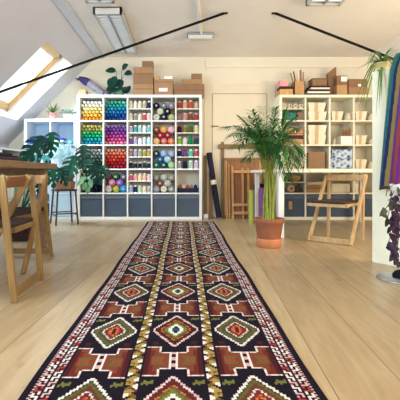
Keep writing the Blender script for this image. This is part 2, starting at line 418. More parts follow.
# ------------------------------------------------------------------ cube shelving
IN, TO, TI, DEP, YF = .332, .04, .02, .385, 5.82
class Shelf:
    def __init__(s, x0, cols, rows, label, m, group=None):
        s.x0, s.cols, s.rows = x0, cols, rows
        s.w = 2 * TO + cols * IN + (cols - 1) * TI; s.h = 2 * TO + rows * IN + (rows - 1) * TI
        s.t = t = E('cube_shelf', (x0 + s.w / 2, YF, 0), label, 'shelf unit', group); s.m = m
        for a in (x0, x0 + s.w - TO): MB().box(a, a + TO, YF, YF + DEP, 0, s.h).build('side_panel', m, t, True, bevel=.002)
        MB().box(x0 + TO, x0 + s.w - TO, YF, YF + DEP, s.h - TO, s.h).build('top_panel', m, t, True, bevel=.002)
        MB().box(x0 + TO, x0 + s.w - TO, YF, YF + DEP, 0, TO).build('bottom_panel', m, t, True, bevel=.002)
        for c in range(1, cols):
            a = x0 + TO + c * IN + (c - 1) * TI
            MB().box(a, a + TI, YF + .001, YF + DEP, TO, s.h - TO).build('divider', m, t, True)
        for r in range(1, rows):
            z = s.h - TO - r * IN - r * TI
            mb = MB()
            for c in range(cols):
                a = x0 + TO + c * (IN + TI); mb.box(a, a + IN, YF + .001, YF + DEP, z, z + TI)
            mb.build('shelf_board', m, t, True)
    def cell(s, c, r):
        x = s.x0 + TO + c * (IN + TI); z1 = s.h - TO - r * (IN + TI)
        return x, x + IN, z1 - IN + .0015, z1
    def insert(s, c, r, frac=.5):
        x0, x1, z0, z1 = s.cell(c, r); z = z0 + IN * frac
        MB().box(x0, x1, YF + .012, YF + DEP, z - .006, z + .006).build('insert_shelf', s.m, s.t, True)
        return z + .0075
SA = Shelf(-1.543, 5, 5, 'tall white cube shelf packed with coloured yarn, boxes along its top', M_WHITE)
SB = Shelf(1.403, 4, 5, 'white cube shelf of cream boxes behind the palm and white table', M_WHITEW)
SC = Shelf(-2.315, 2, 4, 'lower white cube shelf under the skylight with small plants on top', mat('cool_white_laminate', (212, 224, 234), .45, .02))
MB().box(SC.x0 + TO, SC.x0 + SC.w - TO, YF + DEP - .012, YF + DEP - .004, TO, SC.h - TO).build('back_panel', mat('ice_blue_back', (178, 202, 220), .6, .03), SC.t, True)

# yarn cones, rolls and spools: cached meshes, individual objects
CACHE = {}
def cached(key, make):
    if key not in CACHE: CACHE[key] = make()
    return CACHE[key]
def mesh_of(mb, name, m):
    me = bpy.data.meshes.new(name); me.from_pydata([tuple(p) for p in mb.v], [], mb.f); me.materials.append(m)
    me.polygons.foreach_set('use_smooth', mb.sm); me.update(); return me
M_CORE = mat('card_core', (206, 190, 160), .8, .05)
M_FLANGE = mat('spool_flange', (236, 232, 222), .5, .03)
def inst(name, me, loc, label=None, cat=None, group=None, parent=None, rotz=0.0):
    o = bpy.data.objects.new(name, me); COL.objects.link(o)
    if parent is not None: o.parent = parent
    o.location = loc; o.rotation_euler = (0, 0, rotz)
    return tag(o, label, cat, group)
def cone(rgb, r, h, loc, label, group, rz):
    me = cached(('cone', rgb, r, h), lambda: mesh_of(MB().lathe([(r * .8, 0), (r, h * .07), (r * 1.0, h * .45), (r * .98, h * .78), (r * .86, h * .9), (r * .55, h * .965), (r * .25, h * .97)], n=14), 'yarn_cone', yarn(rgb)))
    tip = cached(('tip', r, h), lambda: mesh_of(MB().lathe([(r * .3, h * .95), (r * .28, h)], n=10), 'card_tip', M_CORE))
    o = inst('yarn_cone', me, loc, label, 'yarn cone', group, None, rz)
    inst('card_tip', tip, (0, 0, 0), parent=o)
def roll(rgb, r, ln, loc, label, group, core=None):
    # lying cone, its ringed end towards the room
    def mk():
        mb = MB(); R = Matrix.Rotation(math.radians(-90), 4, 'X')
        mb.lathe([(r * .3, 0), (r * .34, -.004), (r * .55, -.004), (r * .6, .002), (r * .8, .001), (r * .95, .012), (r, .03), (r * .96, ln * .6), (r * .7, ln), (r * .2, ln)], n=18, M=R)
        return mesh_of(mb, 'yarn_roll', yarn(rgb))
    me = cached(('roll', rgb, r, ln), mk)
    ce = cached(('core', r, core), lambda: mesh_of(MB().lathe([(r * .14, -.001), (r * .16, -.007), (r * .33, -.007), (r * .33, .01)], n=14, M=Matrix.Rotation(math.radians(-90), 4, 'X')), 'card_core', mat('core_%s' % (core,), core, .8, .05) if core else M_CORE))
    o = inst('yarn_roll', me, loc, label, 'yarn roll', group)
    inst('card_core', ce, (0, 0, 0), parent=o)
def spool(rgb, r, h, loc, label, group, cap=(236, 232, 222)):
    me = cached(('spool', rgb, r, h), lambda: mesh_of(MB().lathe([(r * .85, .006), (r * .95, h * .12), (r * .97, h * .5), (r * .86, h * .78), (r * .6, h * .82)], n=14), 'thread_spool', yarn(rgb)))
    ca = cached(('cap', cap, r, h), lambda: mesh_of(MB().lathe([(r * .6, h * .8), (r * .66, h * .83), (r * .66, h * .97), (r * .5, h)], n=14), 'spool_cap', mat('spool_end_%d_%d_%d' % cap, cap, .5, .03)))
    cb = cached(('base', cap, r), lambda: mesh_of(MB().lathe([(r, 0), (r, .006), (r * .5, .007)], n=14), 'spool_base', MATS['spool_end_%d_%d_%d' % cap]))
    o = inst('thread_spool', me, loc, label, 'thread spool', group)
    inst('spool_cap', ca, (0, 0, 0), parent=o)
    inst('spool_base', cb, (0, 0, 0), parent=o)
ROWN = ['top', 'second', 'third', 'fourth', 'bottom']
def cube_name(c, r): return '%s row, %s cube from window' % (ROWN[r], ORD[c])
def jit(rgb, a=10):
    k = random.choice((-1, 0, 1)) * a
    return tuple(min(255, max(0, v + k)) for v in rgb)
def ball(rgb, r, ln, loc, label, group, rz):
    def mk():
        mb = MB(); R = Matrix.Rotation(math.radians(-90), 4, 'X'); pr = []
        for k in range(9):
            a = math.pi * k / 8; pr.append((max(1e-5, r * math.sin(a) ** .6), ln * (.5 - .5 * math.cos(a))))
        return mesh_of(mb.lathe(pr, n=12, M=R), 'yarn_skein', yarn(rgb))
    inst('yarn_skein', cached(('skein', rgb, r, ln), mk), loc, label, 'yarn skein', group, None, rz)
def layers(c, r, rows):
    """Skeins lying end-on and heaped in six staggered rows, listed from the top down."""
    x0, x1, z0, z1 = SA.cell(c, r); rad = IN / 12 - .0006; pitch = .0478
    rows = rows[::-1]
    for k, (cn, rgb) in enumerate(rows):
        n = 6 if k % 2 == 0 else 5
        for i in range(n):
            ball(jit(rgb, 12), rad, .15, (x0 + IN * (i + .5 + (.5 if k % 2 else 0)) / 6, YF + .03 + random.uniform(0, .02), z0 + rad + k * pitch + .0005),
                 '%s yarn skein, %s along row %s from below, %s' % (cn, ORD[i], ['one', 'two', 'three', 'four', 'five', 'six'][k], cube_name(c, r)), 'yarn skeins heaped in the cube shelf', 0.0)
layers(0, 0, [('white', (240, 234, 230)), ('cream', (238, 226, 204)), ('pale yellow', (242, 222, 150)), ('yellow', (240, 208, 112)), ('amber', (240, 182, 78)), ('orange', (232, 152, 58))])
layers(1, 0, [('mint green', (70, 190, 160)), ('sea green', (40, 170, 158)), ('turquoise', (30, 146, 178)), ('blue', (30, 116, 178)), ('deep blue', (24, 84, 150)), ('ink blue', (22, 58, 118))])
layers(0, 1, [('olive yellow', (206, 194, 112)), ('khaki', (160, 150, 82)), ('leaf green', (60, 178, 96)), ('emerald', (20, 168, 120)), ('teal', (24, 156, 160)), ('petrol blue', (28, 128, 156))])
layers(1, 1, [('lilac', (150, 116, 186)), ('violet', (128, 74, 164)), ('purple', (150, 66, 160)), ('magenta', (192, 70, 156)), ('rose', (222, 96, 152)), ('pink', (232, 124, 160))])
layers(0, 2, [('pale grey', (190, 196, 198)), ('grey', (150, 158, 162)), ('grey green', (110, 132, 122)), ('dull green', (82, 106, 90)), ('dark green', (42, 70, 66)), ('blackish green', (30, 48, 52))])
layers(1, 2, [('pale salmon', (236, 160, 134)), ('salmon', (230, 126, 96)), ('coral', (224, 96, 70)), ('vermilion', (212, 62, 54)), ('red', (186, 32, 48)), ('dark red', (146, 20, 44))])
layers(0, 3, [('sage', (120, 146, 126)), ('grey green', (90, 120, 110)), ('slate', (60, 80, 90)), ('dark teal', (24, 52, 66)), ('midnight blue', (20, 34, 56)), ('blackish navy', (18, 26, 42))])
def rolls(c, r, spec, rad=.05):
    x0, x1, z0, z1 = SA.cell(c, r)
    pos = [[.055, .165, .275], [.11, .22], [.055, .165, .275]]
    hgt = math.sqrt((2 * rad) ** 2 - .055 ** 2) if rad > .0276 else rad
    nm = ['bottom', 'middle', 'top']
    for k, row in enumerate(spec):
        for i, (cn, rgb) in enumerate(row):
            roll(rgb, rad, .16, (x0 + pos[k][i], YF + .03 + random.uniform(0, .02), z0 + rad + .002 + k * hgt),
                 '%s yarn roll, %s along the %s line, %s' % (cn, ORD[i], nm[k], cube_name(c, r)), 'yarn rolls lying end-on in the cube shelf')
rolls(3, 0, [[('white', (232, 228, 220)), ('navy', (26, 30, 66)), ('pale olive', (178, 186, 124))], [('pale green', (206, 226, 190)), ('dark navy', (20, 24, 54))], [('navy', (28, 30, 70)), ('slate grey', (112, 118, 138)), ('mauve', (146, 124, 142))]])
rolls(3, 1, [[('peach', (238, 190, 120)), ('salmon', (222, 112, 98)), ('coral', (222, 120, 78))], [('crimson', (164, 26, 66)), ('dark crimson', (148, 20, 60))], [('brown', (134, 80, 60)), ('orange', (230, 158, 76)), ('pink', (232, 166, 186))]])
rolls(3, 2, [[('teal green', (16, 104, 92)), ('deep teal', (10, 84, 92)), ('pale green', (160, 204, 150))], [('blue', (44, 102, 174)), ('pale cyan', (160, 206, 222))], [('dark teal', (14, 70, 90)), ('light blue', (132, 182, 226)), ('lilac blue', (160, 172, 224))]])
rolls(1, 3, [[('lilac white', (206, 196, 214)), ('lime', (176, 186, 60)), ('bright blue', (34, 146, 214))], [('pink', (226, 124, 150)), ('purple', (150, 100, 210))], [('plum', (112, 60, 92)), ('dark green', (30, 98, 70)), ('grey violet', (104, 100, 130))]], .052)
rolls(3, 3, [[('lilac grey', (158, 154, 172)), ('cream', (228, 222, 200)), ('grey', (150, 152, 152))], [('brown', (120, 80, 66)), ('pale grey', (186, 192, 192))], [('grey', (136, 144, 140)), ('silver grey', (176, 186, 186)), ('stone', (150, 152, 140))]])
def spools(c, r, up, low, rad, hu, hl, frac=.5):
    z = SA.insert(c, r, frac); x0, x1, z0, z1 = SA.cell(c, r)
    for nm, zz, row, h in (('upper', z, up, hu), ('lower', z0, low, hl)):
        for i, (cn, rgb, *cap) in enumerate(row):
            hh = h * random.choice((1, 1, .9))
            spool(rgb, rad, hh, (x0 + IN * (i + .5) / len(row), YF + .06, zz), '%s thread spool, %s along the %s level, %s' % (cn, ORD[i], nm, cube_name(c, r)),
                  'thread spools in the divided cubes', *(cap[:1]))
W_ = (236, 232, 222)
spools(2, 0, [('cream', (230, 220, 196)), ('white', (238, 234, 226)), ('ivory', (226, 214, 184)), ('tan', (198, 172, 140)), ('navy', (40, 46, 84))],
       [('ivory white', (228, 220, 204)), ('grey', (150, 146, 140)), ('cream', (232, 222, 194)), ('red', (214, 66, 84)), ('pale pink', (236, 196, 190))], .029, .115, .11)
spools(2, 1, [('lavender', (196, 188, 214)), ('teal', (70, 168, 168)), ('pale teal', (160, 208, 206)), ('white', (232, 234, 234)), ('aqua', (110, 196, 196))],
       [('purple', (118, 92, 152)), ('lilac', (182, 170, 206)), ('white', (236, 234, 236)), ('pale aqua', (190, 222, 224)), ('ice blue', (196, 220, 230))], .029, .11, .11)
spools(2, 2, [('mauve', (168, 130, 132)), ('lavender', (176, 170, 200)), ('grey green', (160, 172, 138)), ('olive', (168, 160, 74)), ('amber', (208, 150, 72))],
       [('navy', (38, 42, 60), (210, 214, 214)), ('charcoal', (44, 46, 54), (196, 200, 200)), ('black', (28, 30, 40), (220, 222, 222)), ('dark slate', (50, 56, 64), (190, 196, 196)), ('ink blue', (30, 36, 62), (200, 206, 210))], .030, .11, .105)
spools(2, 3, [('rose', (214, 104, 122)), ('pink', (232, 156, 166)), ('cream', (238, 216, 164)), ('peach', (238, 190, 164)), ('pale pink', (240, 200, 204))],
       [('blue white', (168, 184, 224)), ('navy', (32, 44, 96)), ('pale green', (188, 212, 176)), ('cream', (228, 216, 184)), ('stone grey', (176, 172, 164))], .031, .11, .105)
spools(4, 0, [('red brown', (156, 62, 52), (206, 170, 140)), ('cream red', (220, 160, 130), (240, 220, 180)), ('brick red', (190, 76, 68), (232, 200, 170)), ('beige', (206, 178, 140), (150, 110, 80))],
       [('mauve', (156, 116, 120), (120, 84, 84)), ('dusty pink', (206, 142, 140), (226, 190, 180)), ('brown', (128, 74, 56), (214, 180, 150)), ('russet', (178, 58, 52), (210, 176, 150))], .036, .125, .125)
spools(4, 1, [('black red', (62, 26, 36), (150, 30, 50)), ('olive', (132, 124, 58), (170, 160, 100)), ('dark olive', (92, 86, 48), (30, 160, 80)), ('pale yellow', (214, 204, 140), (232, 226, 190))],
       [('lime', (142, 178, 74), (220, 230, 190)), ('white', (228, 226, 216), (150, 180, 160)), ('green', (24, 132, 74), (20, 110, 60)), ('dark teal', (36, 70, 74), (190, 60, 80))], .036, .12, .125)
spools(4, 2, [('navy', (36, 40, 84), (196, 196, 214)), ('purple', (124, 66, 140), (90, 40, 110)), ('mint', (82, 204, 160), (230, 240, 234)), ('red white', (196, 84, 96), (240, 236, 234))],
       [('grey', (150, 154, 164), (226, 228, 230)), ('dark navy', (26, 30, 60), (40, 44, 80)), ('green white', (170, 206, 178), (236, 240, 236)), ('lilac pink', (212, 172, 204), (240, 230, 240))], .036, .12, .12)
# navy tray with small balls in the fourth row, last cube
x0, x1, z0, z1 = SA.cell(4, 3)
mb = MB(); a, b, y0, y1 = x0 + .012, x1 - .012, YF + .02, YF + .2
mb.box(a, b, y0, y1, z0, z0 + .008); mb.box(a, b, y0, y0 + .008, z0, z0 + .065); mb.box(a, b, y1 - .008, y1, z0, z0 + .065); mb.box(a, a + .008, y0, y1, z0, z0 + .065); mb.box(b - .008, b, y0, y1, z0, z0 + .065)
mb.build('fabric_tray', M_NAVY, label='navy open tray of small yarn balls in the fourth row, cube nearest the door', cat='tray')
for i, (cn, rgb) in enumerate([('brown', (140, 96, 72)), ('cream', (222, 196, 164)), ('red', (206, 66, 62)), ('green grey', (120, 140, 106)), ('navy', (36, 40, 90))]):
    r = .027 if i else .03
    z = z0 + .009
    me = cached(('ball', rgb), lambda: mesh_of(MB().lathe([(.0001, 0)] + [(.028 * math.sin(math.pi * k / 8), .055 - .055 * math.cos(math.pi * k / 8)) for k in range(1, 8)] + [(.0001, .11)], n=14), 'yarn_ball', yarn(rgb)))
    inst('yarn_ball', me, (a + .04 + i * .057, y0 + .06, z), '%s oval yarn ball standing in the navy tray' % cn, 'yarn ball', 'balls in the navy tray')
# slate storage boxes
def slate_box(S, c, r, label, m, tagged=False):
    x0, x1, z0, z1 = S.cell(c, r)
    t = E('storage_box', ((x0 + x1) / 2, YF + .02, z0), label, 'storage box', 'slate fabric boxes along the bottom of the shelves')
    MB().frustum((x0 + x1) / 2, YF + .02 + .175, z0, z0 + .295, .158, .17, .162, .175).build('body', m, t, True, bevel=.006)
    MB().box(x0 + .004, x1 - .004, YF + .012, YF + .375, z0 + .262, z0 + .318).build('lid', M_SLATER, t, True, bevel=.005)
    if tagged:
        MB().box(x0 + .10, x0 + .148, YF + .008, YF + .02, z0 + .11, z0 + .225).build('label_tag', M_KRAFT3, t, True)
NB = ['nearest the window', 'second from the window', 'in the middle', 'second from the door', 'nearest the door']
for c in range(5): slate_box(SA, c, 4, 'slate blue fabric box under the yarn, %s' % NB[c], M_SLATE2 if c < 3 else M_SLATE)
NB = ['with a tan label tag, behind the palm', 'behind the folding chair, beside the tagged box', 'third along under the cream boxes', 'beside the partition, under the cream boxes']
for c in range(4): slate_box(SB, c, 4, 'slate fabric box %s' % NB[c], M_SLATE, c == 0)

# ------------------------------------------------------------------ cardboard boxes etc. by their outlines
def pbox(name, px0, py0, px1, py1, m, label, cat, y=None, dep=.26, z=None, seam=(), sticker=None, group=None, zt=None, rot=0, lidm=None):
    """A closed box whose front face fills a pixel rectangle at depth y; stands at z."""
    y = y or YF + .04
    x0, x1 = at(px0, 0, y).x, at(px1, 0, y).x
    z0 = at(0, py1, y).z if z is None else z; z1 = at(0, py0, y).z if zt is None else zt
    t = E(name, ((x0 + x1) / 2, y + dep / 2, z0), label, cat, group)
    MB().box(x0, x1, y, y + dep, z0, z1).build('body', m, t, True, bevel=.004)
    for s in seam:
        zz = at(0, s, y).z
        MB().box(x0 - .002, x1 + .002, y - .002, y + dep + .002, zz - .004, zz + .004).build('lid_seam', M_TAPE, t, True)
    if sticker:
        a, b, c, e = sticker
        MB().box(at(a, 0, y).x, at(c, 0, y).x, y - .003, y, at(0, e, y).z, at(0, b, y).z).build('sticker', M_PAPER, t, True)
    return z1 + .001
TOPA = SA.h + .0015; TOPB = SB.h + .0015; TOPC = SC.h + .0015
G1 = 'cardboard boxes on top of the yarn shelf'
z = pbox('cardboard_box', 133, 84, 153.3, 96, M_KRAFT, 'wide kraft box at the bottom of the tallest stack on the yarn shelf', 'box', z=TOPA, group=G1, seam=(89,))
z = pbox('cardboard_box', 133, 73.3, 153, 84, M_KRAFT2, 'second kraft box up in the tallest stack on the yarn shelf', 'box', z=z, group=G1)
z = pbox('cardboard_box', 133.5, 67, 152.6, 73.3, M_KRAFT, 'flat kraft box third up in the tallest stack on the yarn shelf', 'box', z=z, group=G1, dep=.2)
z = pbox('cardboard_box', 142, 61, 153, 67, M_KRAFT2, 'small kraft box topping the tallest stack on the yarn shelf', 'box', z=z, group=G1, dep=.14)
z = pbox('cardboard_box', 154.3, 79, 173, 96, M_KRAFT, 'kraft box with a white sticker in the middle of the shelf top', 'box', z=TOPA, group=G1, sticker=(159, 88, 167.5, 91.5), seam=(82,))
pbox('paper_packet', 164.5, 76, 172.5, 79, M_PAPER, 'white paper packet lying on the stickered kraft box', 'packet', z=z, dep=.1)
pbox('paper_packet', 155, 76.5, 160, 79, M_KRAFT3, 'small tan packet lying on the stickered kraft box', 'packet', z=z, dep=.1)
z = pbox('cardboard_box', 174.2, 84, 204, 96, M_KRAFT2, 'long low kraft box at the door end of the yarn shelf top', 'box', z=TOPA, group=G1, seam=(90,))
z = pbox('cardboard_box', 181, 79, 202.5, 84, M_KRAFT, 'flat kraft box lying on the long low box', 'box', z=z, group=G1, dep=.2)
z = pbox('cardboard_box', 191.3, 73.5, 202, 79, M_KRAFT2, 'small kraft box on top of the flat box near the door', 'box', z=z, group=G1, dep=.14)
# top of the right shelf
G2 = 'boxes on top of the cream-box shelf'
z = pbox('cardboard_box', 280, 89, 293, 96, mat('tan_print_box', (206, 160, 96), .7, .25, 30), 'tan box with an orange print at the door end of the shelf top', 'box', z=TOPB, group=G2, dep=.2)
z = pbox('folded_textile', 280, 86.3, 293, 89, M_BAG, 'dark folded textile between the tan and pink boxes', 'textile', z=z, dep=.2)
pbox('cardboard_box', 280, 80, 288, 86.3, mat('pink_card', (226, 160, 160), .7, .06), 'pink box on the dark folded textile', 'box', z=z, group=G2, dep=.2)
t = E('paper_sack', (at(299.5, 96, YF + .1).x, YF + .16, TOPB), 'kraft paper sack holding card rolls on the shelf behind the palm', 'sack')
xa, xb = at(294.2, 0, YF + .04).x, at(305, 0, YF + .04).x; zt = at(0, 81, YF + .04).z
mb = MB(); mb.box(xa, xb, YF + .04, YF + .05, TOPB, zt); mb.box(xa, xb, YF + .2, YF + .21, TOPB, zt + .01); mb.box(xa, xa + .01, YF + .04, YF + .21, TOPB, zt); mb.box(xb - .01, xb, YF + .04, YF + .21, TOPB, zt)
mb.box(xa, xb, YF + .04, YF + .21, TOPB, TOPB + .01); mb.build('sack', M_KRAFT3, t, True)
for i, (pa, pb_, yb, w_) in enumerate([((290.5, 73), 297, 'grey', .009), ((293.5, 71.5), 298, 'brown', .01), ((298, 70.5), 299.5, 'cream', .012), ((300.5, 70), 301, 'brown striped', .014), ((303.5, 72), 302.5, 'tan', .01)]):
    p = at(pa[0], pa[1], YF + .12); q = at(pb_, 92, YF + .12); q.z = TOPB + .011
    MB().tube([q, p], w_).build('card_roll', [M_KRAFT2, M_TAPE, M_CREAM, M_KRAFT2, M_KRAFT][i], label='%s card roll poking out of the kraft sack' % yb, cat='card roll', group='card rolls in the sack')
# dark stacked books / trays
z = TOPB
for i, (a, b, pa, pb_, m, cn) in enumerate([(308, 330, 93.2, 96, M_BAG, 'maroon book, lowest of the stack'), (307.5, 330, 91.2, 93.2, M_PAPER, 'white book second up the stack'), (307, 330, 89.2, 91.2, M_BAG, 'maroon book third up the stack'), (311, 330, 87.4, 89.2, M_CREAM, 'cream book fourth up the stack'), (310, 330.5, 85.6, 87.4, M_BAG, 'maroon book fifth up the stack')]):
    z = pbox('book', a, pa, b, pb_, m, cn + ' on the shelf top', 'book', z=z, dep=.2, group='books stacked on the shelf top')
pbox('cardboard_box', 312.5, 78, 327, 85.6, M_KRAFT2, 'brown box lying on the stack of dark and white books', 'box', z=z, group=G2, dep=.2, seam=(79,))
# tall carton with slanted top
y = YF + .16; xa, xb = at(327, 0, y).x + .02, at(336.3, 0, y).x
mb = MB(); mb.prism([(xa, TOPB), (xb, TOPB), (xb, at(0, 66.5, y).z), (xb - .045, at(0, 68.5, y).z), (xa, at(0, 73, y).z)], y, y + .09)
mb.build('magazine_file', M_KRAFT2, label='tall brown file with a slanted top on the shelf', cat='magazine file')
z = pbox('cardboard_box', 337, 85, 347.5, 96, M_KRAFT3, 'upright tan box, lower of the two beside the tall file', 'box', z=TOPB, group=G2, dep=.2)
pbox('cardboard_box', 337, 75.5, 347.5, 85, M_KRAFT2, 'upright brown box with a white sticker above the tan box', 'box', z=z, group=G2, dep=.2, sticker=(341, 76.5, 347, 81.5))
z = pbox('cardboard_box', 348.8, 87, 368, 96, M_KRAFT, 'lower of two wide kraft boxes at the partition end', 'box', z=TOPB, group=G2)
pbox('cardboard_box', 348.5, 79, 367.5, 87, M_KRAFT2, 'upper of two wide kraft boxes at the partition end', 'box', z=z, group=G2, sticker=(358, 84, 361, 86.5))

# contents of the right shelf: cream bins with a kraft strip
def bin_(c, r, px0, px1, hgt, label, z=None, dep=.22, flare=.02):
    x0, x1, z0, z1 = SB.cell(c, r); z0 = z0 if z is None else z
    y = YF + .03; a, b = at(px0, 0, y).x, at(px1, 0, y).x; cx, hw = (a + b) / 2, (b - a) / 2
    t = E('storage_bin', (cx, y + dep / 2, z0), label, 'storage bin', 'cream bins with a kraft strip')
    MB().frustum(cx, y + dep / 2, z0, z0 + hgt, hw - flare, dep / 2 - flare, hw, dep / 2).build('body', M_CREAM, t, True, bevel=.004)
    k = hw * .2
    mb = MB(); mb.add([(cx - k - .01, y + flare - .004, z0 + .002), (cx + k - .01, y + flare - .004, z0 + .002), (cx + k - .01, y - .004, z0 + hgt - .001), (cx - k - .01, y - .004, z0 + hgt - .001)], [(0, 1, 2, 3)])
    mb.build('kraft_strip', mat('bin_strip', (212, 180, 136), .8, .06), t, True)
    return z0 + hgt
def pv(px): return px / 68.7
z = bin_(1, 0, 308.3, 327, .13, 'cream bin under another in the top row, second cube from the door')
bin_(1, 0, 308.3, 326, .13, 'cream bin stacked on another in the top row, second cube', z=z)
bin_(2, 0, 331.5, 343.5, .135, 'cream bin beside the crumpled pouch in the top row')
bin_(3, 0, 355.3, 367.3, .135, 'cream bin in the top row behind the hanging leaves')
z = bin_(1, 1, 308.3, 326.5, .14, 'cream bin under another in the second row, second cube')
bin_(1, 1, 308.3, 327, .145, 'cream bin stacked on another in the second row, second cube', z=z)
bin_(3, 1, 355.3, 367.3, .135, 'cream bin in the second row by the partition')
bin_(3, 2, 355.3, 367.3, .135, 'cream bin in the third row just above the white table')
bin_(3, 3, 354.8, 365.5, .13, 'cream bin in the fourth row seen through the chair back')
def pouch(px0, px1, c, r, h, label, m=M_CREAM):
    x0, x1, z0, z1 = SB.cell(c, r); y = YF + .1; a, b = at(px0, 0, y).x, at(px1, 0, y).x; w_ = (b - a) / 2; cx = (a + b) / 2
    mb = MB(); mb.lathe([(w_ * .8, 0), (w_, h * .2), (w_ * .95, h * .55), (w_ * .7, h * .8), (w_ * .82, h), (w_ * .5, h * .96)], c=(cx, y, z0), n=14)
    for i, p in enumerate(mb.v): p.x += .006 * math.sin(i * 2.3); p.y += .006 * math.cos(i * 1.7)
    mb.build('cloth_pouch', m, label=label, cat='pouch', group='small cloth pouches in the cream-box shelf')
M_POUCH = mat('linen_pouch', (222, 208, 184), .9, .1, 30, .2)
pouch(344.3, 351.3, 2, 0, .115, 'crumpled linen pouch beside the cream bin in the top row', M_POUCH)
pouch(368.2, 372.8, 3, 0, .11, 'linen pouch at the partition end of the top row', M_POUCH)
pouch(332, 335.5, 2, 1, .09, 'narrow white pouch beside the cream crate in the second row', M_POUCH)
pouch(368.5, 372.8, 3, 1, .08, 'low linen pouch at the partition end of the second row', M_POUCH)
pouch(368, 372.8, 3, 2, .1, 'linen pouch at the partition end of the third row', M_POUCH)
# first column: ring of cream knobs over a green box
zi = SB.insert(0, 0, .5); x0, x1, z0, z1 = SB.cell(0, 0)
for i in range(4):
    r = .036
    roll((236, 226, 196), r, .1, (x0 + .045 + i * .08, YF + .03, zi + r + .001), 'cream yarn roll, %s along the insert in the top cube behind the palm' % ORD[i], 'cream yarn rolls behind the palm', (90, 80, 56))
pbox('fabric_bolt', 283.8, 112.5, 296, 121.5, mat('teal_green_cloth', (44, 116, 106), .8, .35, 14), 'teal green fabric bolt behind the palm fronds', 'fabric bolt', y=YF + .03, z=z0, dep=.2)
pbox('fabric_bolt', 297, 112.5, 303.6, 121.5, mat('taupe_cloth', (138, 112, 92), .8, .1), 'taupe fabric bolt beside the teal green bolt', 'fabric bolt', y=YF + .03, z=z0, dep=.2)
x0, x1, z0, z1 = SB.cell(0, 1)
z = pbox('cardboard_box', 284, 139, 303.5, 146, M_KRAFT3, 'low tan box at the bottom of the second cube behind the palm', 'box', y=YF + .03, z=z0, group='flat boxes behind the palm')
z = pbox('folded_textile', 285.5, 135.3, 303, 139, M_BAG, 'maroon folded textile between two boxes behind the palm', 'textile', y=YF + .03, z=z)
pbox('cardboard_box', 285.5, 128, 303.6, 135.3, mat('salmon_card', (202, 146, 108), .8, .08), 'salmon box topping the stack in the second cube behind the palm', 'box', y=YF + .03, z=z, group='flat boxes behind the palm', seam=(133.5,))
# crate with brown bundles
x0, x1, z0, z1 = SB.cell(2, 1); y = YF + .03
pbox('crate', 341, 136, 352.5, 146, M_PAPER, 'cream crate with brown skeins on it in the second row', 'crate', y=y, z=z0, dep=.2)
zt = at(0, 136, y).z
for i in range(3):
    p = at(345.3 + i * 2.7, 136, y)
    MB().lathe([(.008, 0), (.017, .02), (.018, .06), (.012, .09 + .01 * i), (.004, .11)], c=(p.x, y + .06, zt), n=10).build('yarn_skein', yarn((150 + i * 14, 104 + 8 * i, 78)), label='brown yarn skein standing on the cream crate, %s from door' % ORD[i], cat='yarn skein', group='skeins on the cream crate')
# third row
x0, x1, z0, z1 = SB.cell(0, 2)
for i in range(3):
    r = .053
    roll((228, 214, 184), r, .14, (x0 + .09 + i * .105 - .03, YF + .03, z0 + r + .001), 'cream yarn roll, %s along the third cube behind the palm' % ORD[i], 'cream yarn rolls behind the palm', (110, 90, 70))
x0, x1, z0, z1 = SB.cell(1, 2)
pbox('cardboard_box', 308.5, 152, 325, 169.5, mat('brown_card', (150, 114, 82), .8, .06), 'large plain brown box in the third row, second cube from the door', 'box', y=YF + .03, z=z0)
def shibori():
    m = bpy.data.materials.new('blue_dyed_cloth'); m.use_nodes = True; nt = m.node_tree; b = nt.nodes['Principled BSDF']; b.inputs['Roughness'].default_value = .85
    tc = nt.nodes.new('ShaderNodeTexCoord'); v = nt.nodes.new('ShaderNodeTexVoronoi'); v.inputs['Scale'].default_value = 17; nt.links.new(tc.outputs['Object'], v.inputs['Vector'])
    r = nt.nodes.new('ShaderNodeValToRGB'); e = r.color_ramp.elements; e[0].color = L((58, 76, 140)); e[0].position = .25; e[1].color = L((206, 222, 230)); e[1].position = .62
    nt.links.new(v.outputs['Distance'], r.inputs['Fac']); nt.links.new(r.outputs['Color'], b.inputs['Base Color']); return m
MSH = shibori(); x0, x1, z0, z1 = SB.cell(2, 2)
z = pbox('patterned_box', 330.6, 159, 352.4, 170, MSH, 'blue and white patterned box, lower of the pair above the table', 'box', y=YF + .03, z=z0, group='blue and white patterned boxes')
pbox('patterned_box', 332, 149.5, 352, 159, MSH, 'blue and white patterned box, upper of the pair above the table', 'box', y=YF + .03, z=z, group='blue and white patterned boxes')
# fourth row
zi = SB.insert(0, 3, .45); x0, x1, z0, z1 = SB.cell(0, 3)
cx = at(294.5, 0, YF + .1).x
MB().lathe([(.055, 0), (.085, .02), (.1, .055), (.105, .09), (.098, .088), (.08, .03), (.001, .02)], c=(cx, YF + .13, zi), n=20).build('basket', M_KRAFT3, label='round tan basket on the insert shelf beside the palm', cat='basket')
roll((216, 178, 148), .058, .14, (at(292, 0, YF).x, YF + .03, z0 + .06), 'peach yarn roll below the tan basket', 'rolls below the tan basket', (120, 84, 60))
roll((84, 76, 66), .045, .14, (at(299.5, 0, YF).x, YF + .03, z0 + .047), 'dark brown yarn roll below the tan basket', 'rolls below the tan basket', (50, 40, 34))
x0, x1, z0, z1 = SB.cell(1, 3); z = z0
for i, h in enumerate((.05, .035, .03, .04)):
    a = x0 + .01 + .008 * (i % 2); nm = ['lowest', 'second', 'third', 'topmost'][i]
    MB().box(a, a + .28 - .01 * (i % 3), YF + .03, YF + .28, z, z + h).build('paper_stack', [M_KRAFT3, M_KRAFT, M_KRAFT3, M_CREAM][i], label='flat tan parcel, %s of the pile in the fourth row behind the chair' % nm, cat='parcel', group='tan parcels behind the chair', bevel=.003)
    z += h
x0, x1, z0, z1 = SB.cell(2, 3)
